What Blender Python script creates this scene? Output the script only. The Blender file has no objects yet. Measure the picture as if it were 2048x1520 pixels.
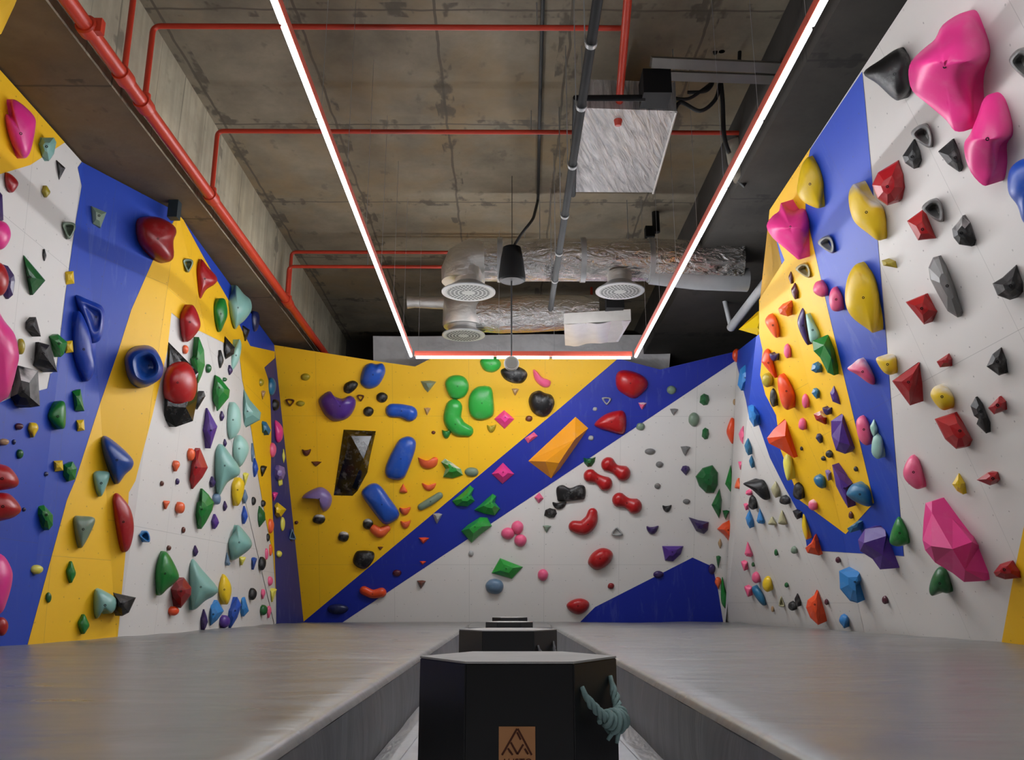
import bpy, bmesh, math, random
import numpy as np
from mathutils import Vector, Matrix
from mathutils.geometry import tessellate_polygon
random.seed(7)
COL = bpy.context.scene.collection

# ---------------------------------------------------------------- camera (survey instrument for the room)
F = 1740.0
PIT = math.atan(444 / F); YAW = math.atan(12 / F)
FW = np.array([math.sin(YAW) * math.cos(PIT), math.cos(YAW) * math.cos(PIT), math.sin(PIT)])
RT = np.array([math.cos(YAW), -math.sin(YAW), 0.0]); UP = np.cross(RT, FW)
O = np.array([0, 0, .62])
def dr(u, v): return FW * F + RT * (u - 1024) + UP * (760 - v)
def at_z(u, v, z): k = dr(u, v); return O + k * (z - O[2]) / k[2]
def at_y(u, v, y): k = dr(u, v); return O + k * (y - O[1]) / k[1]
ZM = .30
def mp(u, v): return at_z(u, v, ZM)
def pl(a, b, c):
    n = np.cross(b - a, c - a); n = n / np.linalg.norm(n); q = n @ a
    if n @ O - q < 0: n, q = -n, -q
    return n, q
def hit(u, v, P): k = dr(u, v); return O + k * (P[1] - P[0] @ O) / (P[0] @ k)
def proj(p):
    w = np.asarray(p) - O; z = w @ FW
    return 1024 + F * (w @ RT) / z, 760 - F * (w @ UP) / z

cam = bpy.data.cameras.new('camera'); co = bpy.data.objects.new('camera', cam); COL.objects.link(co)
cam.sensor_width = 36; cam.lens = F / 2048 * 36; cam.clip_start = .05; cam.clip_end = 100
M = Matrix(((RT[0], UP[0], -FW[0], O[0]), (RT[1], UP[1], -FW[1], O[1]), (RT[2], UP[2], -FW[2], O[2]), (0, 0, 0, 1)))
co.matrix_world = M
bpy.context.scene.camera = co

# ---------------------------------------------------------------- materials
def srgb(h):
    h = h.lstrip('#'); r = [int(h[i:i + 2], 16) / 255 for i in (0, 2, 4)]
    return tuple((c / 12.92 if c <= .04045 else ((c + .055) / 1.055) ** 2.4) for c in r) + (1,)
class NT:
    def __init__(s, name):
        s.m = bpy.data.materials.new(name); s.m.use_nodes = True; s.t = s.m.node_tree; s.b = s.t.nodes['Principled BSDF']
    def n(s, typ, **kw):
        x = s.t.nodes.new(typ)
        for k, v in kw.items():
            if k in x.inputs: x.inputs[k].default_value = v
            else: setattr(x, k, v)
        return x
    def l(s, a, b): s.t.links.new(a, b)
    def math(s, op, a, b=None, c=None):
        x = s.t.nodes.new('ShaderNodeMath'); x.operation = op
        for i, q in enumerate((a, b, c)):
            if q is None: continue
            if isinstance(q, (int, float)): x.inputs[i].default_value = q
            else: s.l(q, x.inputs[i])
        return x.outputs[0]
    def mix(s, f, a, b, blend='MIX'):
        x = s.t.nodes.new('ShaderNodeMix'); x.data_type = 'RGBA'; x.blend_type = blend
        for i, q in ((0, f), (6, a), (7, b)):
            if isinstance(q, (int, float)): x.inputs[i].default_value = q
            elif isinstance(q, tuple): x.inputs[i].default_value = q
            else: s.l(q, x.inputs[i])
        return x.outputs[2]
    def noise(s, vec, scale, detail=3, rough=.5, dist=0):
        x = s.n('ShaderNodeTexNoise', Scale=scale, Detail=detail, Roughness=rough, Distortion=dist)
        if vec is not None: s.l(vec, x.inputs['Vector'])
        return x.outputs[0]
    def ramp(s, f, lo, hi):
        x = s.n('ShaderNodeMapRange'); x.inputs[1].default_value = lo; x.inputs[2].default_value = hi
        s.l(f, x.inputs[0]); return x.outputs[0]
    def coord(s, kind='Object', scale=(1, 1, 1)):
        c = s.n('ShaderNodeTexCoord'); mpn = s.n('ShaderNodeMapping'); mpn.inputs['Scale'].default_value = scale
        s.l(c.outputs[kind], mpn.inputs[0]); return mpn.outputs[0]
    def bump(s, h, strength=.3, dist=.01):
        x = s.n('ShaderNodeBump', Strength=strength, Distance=dist); s.l(h, x.inputs['Height']); s.l(x.outputs[0], s.b.inputs['Normal'])
    def col(s, c):
        if isinstance(c, tuple): s.b.inputs['Base Color'].default_value = c
        else: s.l(c, s.b.inputs['Base Color'])
    def rough(s, r):
        if isinstance(r, (int, float)): s.b.inputs['Roughness'].default_value = r
        else: s.l(r, s.b.inputs['Roughness'])
MAT = {}
def plastic(name, hexc, rough=.42, chalk=.10, gloss=.45, topchalk=0):
    t = NT(name); c = t.coord('Object'); f = t.ramp(t.noise(c, 9, 4, .6), .52, .78); f = t.math('MULTIPLY', f, chalk)
    base = srgb(hexc)
    if topchalk:   # climbers' chalk rubbed into the upward faces
        g = t.n('ShaderNodeNewGeometry'); sz = t.n('ShaderNodeSeparateXYZ'); t.l(g.outputs['Normal'], sz.inputs[0])
        f = t.math('MAXIMUM', f, t.math('MULTIPLY', t.math('MULTIPLY', t.ramp(sz.outputs[2], -.05, .55), t.ramp(t.noise(c, 7, 3), .3, .55)), topchalk))
    t.col(t.mix(f, base, (.75, .74, .72, 1))); t.rough(t.math('ADD', t.math('MULTIPLY', f, .6), rough))
    t.b.inputs['Specular IOR Level'].default_value = gloss
    t.bump(t.noise(c, 160, 2), .12, .002); MAT[name] = t.m; return t.m
HC = dict(pblue='#123797', gblack='#0b0b0c', red='#a01417', crimson='#97131b', dred='#7d1014', pink='#d93286', hotpink='#dc3885', rose='#dc5a80', teal='#77a49b', pteal='#93bdb2', green='#15702a', dgreen='#125527', lgreen='#2b9238', black='#0c0b0c', gray='#6b6a68', lgray='#9a9a98', blue='#1c4ba6', dblue='#153f88', lblue='#2f77b5', tblue='#23668a', navy='#151d4a', yellow='#d9b51a', lyellow='#d8cf55', olive='#9b8b1e', orange='#d7471c', coral='#dd5e33', brown='#5a2a1c', purple='#4b2a80', dpurple='#2f1a52', lavender='#7d6aa0', tan='#a58560', khaki='#a09a78', white='#d8d4cc', maroon='#4a1526', ggreen='#6d7f6c', gblue='#5f7890', amber='#e0941c')
def hm(c):
    if c.endswith('+chalk') and c not in MAT: plastic(c, HC[c[:-6]], .5, .12, .4, .8)
    if c not in MAT: plastic('plastic_' + c, HC[c], .16 if c == 'gblack' else .5 if c == 'black' else .33, .16 if 'black' in c else .07); MAT[c] = MAT['plastic_' + c]
    return MAT[c]

def panel(name, hexc, streak=0.0, streakcol=(.6, .65, .8, 1), dirt=.12, rough=.55):
    t = NT(name); uv = t.coord('UV'); sep = t.n('ShaderNodeSeparateXYZ'); t.l(uv, sep.inputs[0])
    base = srgb(hexc)
    n1 = t.ramp(t.noise(uv, .9, 5, .6), .35, .75)
    dcol = tuple(x * .72 for x in base[:3]) + (1,)
    c = t.mix(t.math('MULTIPLY', n1, dirt), base, dcol)
    if streak:
        u2 = t.coord('UV', (4.0, .9, 1)); s = t.ramp(t.noise(u2, 2.2, 6, .65, .6), .55, .8)
        big = t.ramp(t.noise(uv, .6, 2), .42, .62)
        c = t.mix(t.math('MULTIPLY', t.math('MULTIPLY', s, big), streak), c, streakcol)
    # T-nut holes in a jittered grid (metres)
    row = t.math('FLOOR', t.math('DIVIDE', sep.outputs[1], .2))
    off = t.math('MULTIPLY', t.math('MODULO', row, 2.0), .5)
    jit = t.math('MULTIPLY', t.noise(uv, 6.0, 1), .22)
    fu = t.math('SUBTRACT', t.math('FRACT', t.math('ADD', t.math('ADD', t.math('DIVIDE', sep.outputs[0], .22), off), jit)), .5)
    fv = t.math('SUBTRACT', t.math('FRACT', t.math('ADD', t.math('DIVIDE', sep.outputs[1], .2), jit)), .5)
    dd = t.math('SQRT', t.math('ADD', t.math('MULTIPLY', fu, fu), t.math('MULTIPLY', fv, fv)))
    hole = t.math('LESS_THAN', dd, .034)
    c = t.mix(t.math('MULTIPLY', hole, t.math('MULTIPLY', t.ramp(t.noise(uv, 2.7, 2), .35, .6), .5)), c, (.03, .03, .03, 1))
    for ax, sp in ((0, 1.22), (1, 2.44)):
        fj = t.math('ABSOLUTE', t.math('SUBTRACT', t.math('FRACT', t.math('DIVIDE', sep.outputs[ax], sp)), .5))
        c = t.mix(t.math('MULTIPLY', t.math('LESS_THAN', fj, .0022 / sp), .35), c, (.05, .05, .05, 1))
    t.col(c); t.rough(rough); t.bump(t.noise(uv, 60, 2), .08, .002); MAT[name] = t.m; return t.m
P_WHITE = panel('painted_plywood_white', '#cfcbc6', 0, dirt=.14)
P_YEL = panel('painted_plywood_yellow', '#e8b40c', .06, (.8, .7, .4, 1), dirt=.18)
P_BLUE = panel('painted_plywood_blue', '#0e3aa4', .22, (.36, .45, .66, 1), dirt=.25)
P_BLUEB = panel('painted_plywood_deep_blue', '#08208c', .10, dirt=.25)
P_NAVY = panel('painted_plywood_indigo', '#242a6e', .12, dirt=.3)

def concrete(name, hexc, seam=(2.4, 1.2), axes=(0, 1), planks=0, rough=.85, stain=.6, spots=.8):
    t = NT(name); c = t.coord('Object'); sep = t.n('ShaderNodeSeparateXYZ'); t.l(c, sep.inputs[0])
    base = srgb(hexc); dark = tuple(x * .30 for x in base[:3]) + (1,); warm = (base[0] * .90, base[1] * .70, base[2] * .42, 1)
    n1 = t.noise(c, 1.3, 5, .65)
    col = t.mix(t.ramp(n1, .32, .68), base, tuple(x * .55 for x in base[:3]) + (1,))
    col = t.mix(t.math('MULTIPLY', t.ramp(t.noise(c, .55, 4, .7, .4), .48, .66), stain), col, warm)
    sp_ = t.noise(t.coord('Object', (5.0, 3.0, 4.0)), 1.0, 3, .6)
    near = None
    for ax, sp in zip(axes, seam):
        if not sp: continue
        f = t.math('ABSOLUTE', t.math('SUBTRACT', t.math('FRACT', t.math('DIVIDE', t.math('ADD', sep.outputs[ax], t.math('MULTIPLY', t.noise(c, 2.5, 2), .06)), sp)), .5))
        col = t.mix(t.math('MULTIPLY', t.math('LESS_THAN', f, .013 / sp), .8), col, dark)
        band = t.math('LESS_THAN', f, .10 / sp); near = band if near is None else t.math('MAXIMUM', near, band)
    col = t.mix(t.math('MULTIPLY', t.ramp(sp_, .63, .70), spots * .5), col, dark)
    if near is not None: col = t.mix(t.math('MULTIPLY', t.math('MULTIPLY', t.ramp(sp_, .52, .60), near), spots), col, dark)
    if planks:
        s = [1, 1, 1]; s[planks - 1] = 9.0; s[planks % 3] = .35
        v = t.coord('Object', tuple(s)); w = t.noise(v, 1.0, 3)
        col = t.mix(t.math('MULTIPLY', t.ramp(w, .40, .60), .45), col, tuple(x * .5 for x in base[:3]) + (1,))
        f = t.math('ABSOLUTE', t.math('SUBTRACT', t.math('FRACT', t.math('DIVIDE', t.math('ADD', sep.outputs[planks - 1], t.math('MULTIPLY', t.noise(v, .7, 1), .25)), .62)), .5))
        col = t.mix(t.math('MULTIPLY', t.math('LESS_THAN', f, .011), .7), col, dark)
    t.col(col); t.rough(rough); t.bump(n1, .5, .02); MAT[name] = t.m; return t.m
CON_CEIL = concrete('board_marked_concrete_ceiling', '#877c69', (1.22, 1.9), (0, 1))
CON_BEAM = concrete('concrete_beam_face', '#b3a992', (2.5, 0), (1, 2), planks=2, stain=.2)
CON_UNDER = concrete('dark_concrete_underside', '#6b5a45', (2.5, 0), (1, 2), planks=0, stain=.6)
CON_DARK = concrete('sooty_dark_concrete', '#3d3934', (2.5, 0), (1, 2), stain=.2)  # dark base colour for the right beam, far wall and outer side walls

def simple(name, hexc, rough=.5, metal=0, spec=.5, bumpscale=0, bs=.2, bd=.005, coat=0):
    t = NT(name); c = t.coord('Object'); base = srgb(hexc)
    t.col(t.mix(t.math('MULTIPLY', t.ramp(t.noise(c, 6, 4), .4, .7), .25), base, tuple(x * .6 for x in base[:3]) + (1,)))
    t.rough(rough); t.b.inputs['Metallic'].default_value = metal; t.b.inputs['Specular IOR Level'].default_value = spec
    if coat: t.b.inputs['Coat Weight'].default_value = coat
    if bumpscale: t.bump(t.noise(c, bumpscale, 3, .5, .3), bs, bd)
    MAT[name] = t.m; return t.m
STEELTUBE = simple('pale_zinc_tube', '#bdbec0', .45, .15)
DULLSTEEL = simple('dull_dark_galvanised', '#77746f', .45, .5)
RED_PIPE = simple('red_painted_steel', '#b5341f', .4)
RED_HOUSING = simple('red_light_housing', '#a8402c', .5)
BLACK_METAL = simple('black_coated_metal', '#0d0d0f', .7, spec=.25)
STEEL = simple('galvanised_steel', '#a6a7a8', .4, .55)
DARKSTEEL = simple('dark_steel_bolt', '#101010', .5, .6)
BLACKWOOD = simple('black_film_plywood', '#0e0d0f', .45, bumpscale=40, bs=.05)
BOXTOP = simple('pale_grey_carpet_top', '#a9a7a4', .9, bumpscale=220, bs=.3)
ROPE = simple('grey_teal_rope', '#86a19e', .85, bumpscale=120, bs=.6)
ROPEG = simple('grey_rope', '#77777a', .85, bumpscale=120, bs=.6)
PLY = simple('pale_plywood_plate', '#b98152', .6, bumpscale=30, bs=.1)
ENGRAVE = simple('burnt_engraving', '#4e220b', .8)
RUBBER = simple('black_cable_rubber', '#0c0c0d', .6)
WHITEP = simple('white_plastic', '#d2cfca', .4)
GRAYSHEET = simple('grey_plastic_sheet', '#c4c1c0', .45, bumpscale=3.0, bs=.9, bd=.06)
PEND = simple('off_white_pendant', '#b4b4b0', .35)
# crinkled foil
t = NT('crinkled_aluminium_foil'); c = t.coord('Object'); t.col((.80, .79, .77, 1)); t.b.inputs['Metallic'].default_value = 1; t.rough(.22)
w = t.noise(t.coord('Object', (1, 2.2, 2.2)), 5.5, 4, .55, .9); t.bump(w, .9, .05); FOIL = t.m
t = NT('smooth_foil_duct_wrap'); c = t.coord('Object'); t.col((.62, .60, .57, 1)); t.b.inputs['Metallic'].default_value = .9; t.rough(.38)
t.bump(t.noise(t.coord('Object', (1.0, 2, 2)), 3.5, 3, .5, .6), .45, .04); FOIL2 = t.m
t = NT('wrinkled_foil_sheet'); cc = t.coord('Object', (2.0, 1.0, 1)); mpn = t.n('ShaderNodeMapping'); mpn.inputs['Rotation'].default_value = (0, 0, .7); t.l(cc, mpn.inputs[0])
mp2 = t.n('ShaderNodeMapping'); mp2.inputs['Scale'].default_value = (5.0, .9, 1); t.l(mpn.outputs[0], mp2.inputs[0])
h = t.noise(mp2.outputs[0], 2.4, 5, .6, .8); t.col(t.mix(t.ramp(h, .35, .68), (.30, .30, .31, 1), (.74, .73, .72, 1))); t.b.inputs['Metallic'].default_value = .55; t.rough(.35); t.bump(h, .8, .04); FOILFLAT = t.m
# mats
def vinyl(name, hexc, sc, rough=.36):
    t = NT(name); c = t.coord('Object', sc); c0 = t.coord('Object'); base = srgb(hexc)
    h = t.noise(c, 1.6, 3.5, .55, .6)
    col = t.mix(t.ramp(h, .35, .7), tuple(x * .86 for x in base[:3]) + (1,), base)
    col = t.mix(t.math('MULTIPLY', t.ramp(t.noise(c0, .8, 5, .65), .4, .7), .35), col, tuple(x * .62 for x in base[:3]) + (1,))
    t.col(col); t.rough(t.math('ADD', t.math('MULTIPLY', t.noise(c, 3.5, 4), .25), rough - .1)); t.b.inputs['Specular IOR Level'].default_value = .6
    t.bump(h, .7, .03); return t.m
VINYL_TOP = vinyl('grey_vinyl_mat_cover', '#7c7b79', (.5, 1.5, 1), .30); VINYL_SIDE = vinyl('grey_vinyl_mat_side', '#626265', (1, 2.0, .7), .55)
VINYL_SKIRT = vinyl('pale_grey_vinyl_skirt', '#98989b', (4, 1.0, 1), .4)
FLOOR = simple('polished_pale_concrete_floor', '#d3d4d8', .22, bumpscale=6, bs=.05)
def emit(name, col, st):
    t = NT(name); t.b.inputs['Base Color'].default_value = (.9, .9, .9, 1); t.b.inputs['Emission Color'].default_value = col; t.b.inputs['Emission Strength'].default_value = st; MAT[name] = t.m; return t.m
LED = emit('glowing_opal_diffuser', (.955, .99, 1.04, 1), 57.0); LED_FAR = emit('glowing_opal_diffuser_far', (.955, .99, 1.04, 1), 120.0); LED_END = emit('glowing_opal_diffuser_cross', (.955, .99, 1.04, 1), 215.0)
DIFFG = simple('perforated_vent_plate', '#8c8c86', .5)

# ---------------------------------------------------------------- object helpers
def obj(name, me, mat=None, parent=None, loc=None):
    o = bpy.data.objects.new(name, me); COL.objects.link(o)
    if mat is not None:
        for m_ in (mat if isinstance(mat, (list, tuple)) else [mat]): me.materials.append(m_)
    if loc is not None: o.location = loc
    if parent is not None: o.parent = parent
    return o
def empty(name, loc):
    o = bpy.data.objects.new(name, None); COL.objects.link(o); o.location = loc; o.empty_display_size = .1; return o
def tag(o, label=None, cat=None, group=None, kind=None):
    if label: o['label'] = label
    if cat: o['category'] = cat
    if group: o['group'] = group
    if kind: o['kind'] = kind
    return o
def mesh(verts, faces, smooth=False, origin=(0, 0, 0), angle=None):
    me = bpy.data.meshes.new('m'); og = np.array(origin)
    me.from_pydata([tuple(np.asarray(v) - og) for v in verts], [], faces); me.validate()
    bm = bmesh.new(); bm.from_mesh(me); bmesh.ops.recalc_face_normals(bm, faces=bm.faces)
    if smooth:
        for f in bm.faces: f.smooth = True
        if angle:
            for e in bm.edges:
                if len(e.link_faces) == 2 and e.calc_face_angle(0) > angle: e.smooth = False
    bm.to_mesh(me); bm.free(); return me
class MB:
    """collects boxes, tubes, lathes into one mesh"""
    def __init__(s): s.v = []; s.f = []
    def add(s, v, f):
        b = len(s.v); s.v += [np.asarray(x, float) for x in v]; s.f += [tuple(i + b for i in q) for q in f]; return s
    def box(s, lo, hi):
        x0, y0, z0 = lo; x1, y1, z1 = hi
        return s.add([(x0, y0, z0), (x1, y0, z0), (x1, y1, z0), (x0, y1, z0), (x0, y0, z1), (x1, y0, z1), (x1, y1, z1), (x0, y1, z1)],
                     [(0, 3, 2, 1), (4, 5, 6, 7), (0, 1, 5, 4), (1, 2, 6, 5), (2, 3, 7, 6), (3, 0, 4, 7)])
    def tube(s, pts, r, n=12, cap=True):
        pts = [np.asarray(p, float) for p in pts]; rr = r if isinstance(r, (list, tuple)) else [r] * len(pts)
        rings = []; prev = None
        for i, p in enumerate(pts):
            a = pts[max(i - 1, 0)]; b = pts[min(i + 1, len(pts) - 1)]; d = (b - a) / max(np.linalg.norm(b - a), 1e-9)
            if prev is None:
                h = np.array([0, 0, 1.]) if abs(d[2]) < .9 else np.array([1., 0, 0]); x = np.cross(h, d)
            else: x = prev - d * (prev @ d)
            x /= np.linalg.norm(x); prev = x; y = np.cross(d, x)
            # widen the ring in a bend so that mitres keep the pipe's width
            rings.append([p + rr[i] * (x * math.cos(2 * math.pi * k / n) + y * math.sin(2 * math.pi * k / n)) for k in range(n)])
        v = [q for r_ in rings for q in r_]; f = []
        for i in range(len(pts) - 1):
            for k in range(n): f.append((i * n + k, i * n + (k + 1) % n, (i + 1) * n + (k + 1) % n, (i + 1) * n + k))
        if cap: f.append(tuple(range(n))[::-1]); f.append(tuple((len(pts) - 1) * n + k for k in range(n)))
        return s.add(v, f)
    def lathe(s, c, prof, n=24, axis=2, cap=True):
        """profile [(radius, offset along the axis)]"""
        v = []; f = []; c = np.asarray(c, float)
        for r, h in prof:
            for k in range(n):
                a = 2 * math.pi * k / n; p = [r * math.cos(a), r * math.sin(a), h]
                if axis == 0: p = [p[2], p[0], p[1]]
                if axis == 1: p = [p[1], p[2], p[0]]
                v.append(c + p)
        for i in range(len(prof) - 1):
            for k in range(n): f.append((i * n + k, i * n + (k + 1) % n, (i + 1) * n + (k + 1) % n, (i + 1) * n + k))
        if cap: f.append(tuple(range(n))[::-1]); f.append(tuple((len(prof) - 1) * n + k for k in range(n)))
        return s.add(v, f)
    def build(s, name, mat, parent=None, smooth=True, loc=None, angle=.7):
        og = np.zeros(3) if loc is None else np.array(loc, float); q = parent
        while q is not None: og = og + np.array(q.location); q = q.parent
        me = mesh(s.v, s.f, smooth, og, angle); o = obj(name, me, mat, parent)
        if parent is None: o.location = og
        return o
def elbow(pts, r=.08, n=5):
    """round the corners of a polyline"""
    pts = [np.asarray(p, float) for p in pts]; out = [pts[0]]
    for i in range(1, len(pts) - 1):
        a, b, c = pts[i - 1], pts[i], pts[i + 1]
        u = (a - b) / np.linalg.norm(a - b); w = (c - b) / np.linalg.norm(c - b)
        p, q = b + u * r, b + w * r
        for k in range(n + 1):
            s = k / n; out.append((1 - s) ** 2 * p + 2 * s * (1 - s) * b + s * s * q)
    return out + [pts[-1]]

# ---------------------------------------------------------------- climbing walls: facets as planes, painted fields on them
T1 = at_z(165, 325, 4.62); A = at_z(355, 425, 4.62); B1 = mp(235, 1275); B0 = mp(52, 1287); E = mp(552, 1248)
D = at_y(548, 690, 13.3); G = at_y(607, 1243, 14.8); C0 = at_y(1449, 1245, 14.8)
PB = pl(D, G, C0); C1 = hit(1475, 702, PB)
PF0 = pl(at_z(0, 140, 4.62), T1, B0)
R0 = pl(at_z(1815, 0, 4.52), at_z(1540, 420, 4.52), mp(1850, 1272)); FB = hit(1730, 1265, R0); PP = hit(1562, 520, R0)
FAC = [
 ('left', [(-700, 1400), (-700, -644), (165, 325), (50, 1305)], PF0),
 ('left', [(165, 325), (355, 425), (233, 1292)], pl(T1, A, B1)),
 ('left', [(165, 325), (233, 1292), (50, 1305)], pl(T1, B1, B0)),
 ('left', [(355, 425), (552, 1262), (233, 1292)], pl(A, E, B1)),
 ('left', [(355, 425), (548, 690), (552, 1262)], pl(A, D, E)),
 ('left', [(548, 690), (608, 1258), (552, 1262)], pl(D, E, G)),
 ('back', [(548, 690), (548, 600), (1475, 600), (1475, 702), (1449, 1262), (608, 1258)], PB),
 ('right', [(1540, 420), (2400, -893), (2400, 1340), (1733, 1285)], R0),
 ('right', [(1540, 420), (1733, 1285), (1449, 1262)], pl(PP, C0, FB)),
 ('right', [(1540, 420), (1449, 1262), (1475, 702), (1484, 520)], pl(PP, C1, C0)),
]
def inside(p, poly):
    x, y = p; c = False; n = len(poly)
    for i in range(n):
        x1, y1 = poly[i]; x2, y2 = poly[(i + 1) % n]
        if (y1 > y) != (y2 > y) and x < (x2 - x1) * (y - y1) / (y2 - y1) + x1: c = not c
    return c
def area2(p): return sum(p[i][0] * p[(i + 1) % len(p)][1] - p[(i + 1) % len(p)][0] * p[i][1] for i in range(len(p)))
def clip(sub, cl):
    s = 1 if area2(cl) > 0 else -1; out = list(sub)
    for i in range(len(cl)):
        a, b = cl[i], cl[(i + 1) % len(cl)]; inp, out = out, []
        side = lambda p: s * ((b[0] - a[0]) * (p[1] - a[1]) - (b[1] - a[1]) * (p[0] - a[0]))
        for j in range(len(inp)):
            p, q = inp[j - 1], inp[j]; dp, dq = side(p), side(q)
            if (dp < 0) != (dq < 0):
                k = dp / (dp - dq); out.append((p[0] + k * (q[0] - p[0]), p[1] + k * (q[1] - p[1])))
            if dq >= 0: out.append(q)
        if not out: return []
    return out
def facet(p):
    for f in FAC:
        if inside(p, f[1]): return f
    best = None
    for f in FAC:
        dd = min(math.hypot(p[0] - x, p[1] - y) for x, y in f[1])
        c = (sum(x for x, y in f[1]) / len(f[1]), sum(y for x, y in f[1]) / len(f[1]))
        dd = math.hypot(p[0] - c[0], p[1] - c[1])
        if best is None or dd < best[0]: best = (dd, f)
    return best[1]
FIELDS = [  # wall, material, height above the plywood, name, outline
 ('left', P_WHITE, 0, 'white panel of the left wall', [(-700, -644), (165, 325), (300, 320), (355, 425), (548, 690), (608, 1258), (552, 1262), (233, 1292), (50, 1305), (-700, 1400)]),
 ('left', P_YEL, .003, 'top yellow panel of the left wall', [(-700, -644), (129, 285), (60, 330), (0, 348), (-700, 500)]),
 ('left', P_BLUE, .003, 'blue panel of the left wall', [(155, 335), (160, 328), (164, 323), (300, 320), (355, 425), (305, 522), (262, 620), (235, 705), (195, 820), (150, 960), (133, 1000), (50, 1305), (-700, 1400), (-700, 830), (0, 805), (22, 795), (94, 777), (100, 748), (112, 740), (118, 690), (130, 590), (150, 450), (163, 372)]),
 ('left', P_YEL, .005, 'yellow panel of the left wall', [(355, 428), (366, 440), (405, 512), (455, 598), (482, 658), (500, 692), (549, 703), (549, 716), (528, 735), (536, 760), (540, 800), (542, 860), (541, 950), (546, 1050), (552, 1200), (546, 1110), (532, 1045), (517, 960), (505, 880), (494, 805), (484, 760), (478, 705), (450, 687), (370, 648), (342, 625), (334, 700), (304, 830), (270, 962), (257, 985), (250, 1110), (233, 1292), (50, 1305), (133, 1000), (150, 960), (195, 820), (235, 705), (262, 620), (305, 522)]),
 ('left', P_BLUE, .004, 'blue strip at the top of the left wall', [(357, 428), (548, 690), (549, 703), (500, 692), (482, 658), (455, 598), (405, 512), (366, 440)]),
 ('left', P_NAVY, .006, 'dark blue strip in the left corner', [(549, 716), (549, 690), (608, 1258), (552, 1262), (552, 1200), (546, 1050), (541, 950), (542, 860), (540, 800), (536, 760), (528, 735)]),
 ('back', P_WHITE, 0, 'white panel of the back wall', [(548, 690), (765, 724), (830, 733), (862, 717), (1236, 717), (1320, 739), (1475, 702), (1449, 1262), (608, 1258)]),
 ('back', P_YEL, .003, 'yellow panel of the back wall', [(548, 690), (765, 724), (830, 733), (862, 717), (1236, 717), (1120, 816), (941, 965), (605, 1245), (600, 1262)]),
 ('back', P_BLUEB, .004, 'diagonal blue stripe of the back wall', [(1236, 717), (1320, 739), (1475, 702), (1473, 720), (1080, 982), (800, 1168), (665, 1258), (592, 1256), (941, 965), (1120, 816)]),
 ('back', P_BLUEB, .003, 'low blue triangle of the back wall', [(1145, 1262), (1162, 1242), (1190, 1214), (1385, 1115), (1425, 1133), (1436, 1180), (1449, 1262)]),
 ('right', P_WHITE, 0, 'white panel of the right wall', [(1540, 420), (2400, -893), (2400, 1340), (1733, 1285), (1449, 1262), (1475, 702), (1519, 668), (1519, 600), (1570, 520)]),
 ('right', P_BLUE, .003, 'blue panel of the right wall', [(1475, 702), (1519, 668), (1524, 600), (1540, 420), (1725, 143), (1745, 360), (1770, 640), (1790, 900), (1808, 1112), (1615, 1100), (1606, 1040), (1570, 975), (1540, 915), (1518, 850), (1498, 832), (1492, 800), (1478, 745), (1472, 722)]),
 ('right', P_YEL, .005, 'yellow panel of the right wall', [(1622, 295), (1540, 420), (1535, 425), (1570, 520), (1519, 600), (1519, 668), (1526, 700), (1521, 750), (1532, 790), (1553, 830), (1562, 900), (1600, 1000), (1692, 1068), (1749, 1005), (1700, 800), (1655, 612), (1625, 480), (1612, 420), (1612, 340)]),
 ('right', P_YEL, .003, 'far yellow edge of the right wall', [(2140, 560), (2048, 1055), (2030, 1140), (2001, 1300), (2400, 1340), (2400, 560)]),
]
for wall in ('left', 'back', 'right'):
    V = []; FC = []; MI = []; UVS = []; mats = []
    for (w_, m_, h_, nm_, out_) in FIELDS:
        if w_ != wall: continue
        if m_ not in mats: mats.append(m_)
        for (fw_, fp_, P_) in FAC:
            if fw_ != wall: continue
            q = clip(out_, fp_)
            qq = []
            for p in q:
                if not qq or math.hypot(p[0] - qq[-1][0], p[1] - qq[-1][1]) > .3: qq.append(p)
            if len(qq) > 2 and math.hypot(qq[0][0] - qq[-1][0], qq[0][1] - qq[-1][1]) < .3: qq.pop()
            if len(qq) < 3 or abs(area2(qq)) < 8: continue
            n = P_[0]; pts = [hit(p[0], p[1], P_) + n * h_ for p in qq]
            tu = np.cross(np.array([0, 0, 1.]), n); tu /= np.linalg.norm(tu); tv = np.cross(n, tu)
            tris = tessellate_polygon([[Vector((p[0], p[1], 0)) for p in qq]]); b = len(V)
            V += pts; UVS += [(p @ tu, p @ tv) for p in pts]
            for tr in tris: FC.append([b + i for i in tr]); MI.append(mats.index(m_))
    me = bpy.data.meshes.new('wall_' + wall); me.from_pydata([tuple(v) for v in V], [], FC)
    uvl = me.uv_layers.new(name='UVMap')
    for pg in me.polygons:
        pg.material_index = MI[pg.index]
        nn = np.array(pg.normal)
        for li in pg.loop_indices: uvl.data[li].uv = UVS[me.loops[li].vertex_index]
    bm = bmesh.new(); bm.from_mesh(me)
    for f in bm.faces:
        if Vector(O) - f.calc_center_median() and (Vector(O) - f.calc_center_median()).dot(f.normal) < 0: f.normal_flip()
    bm.to_mesh(me); bm.free()
    o = obj('wall_' + wall, me, mats); tag(o, kind='structure')

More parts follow.
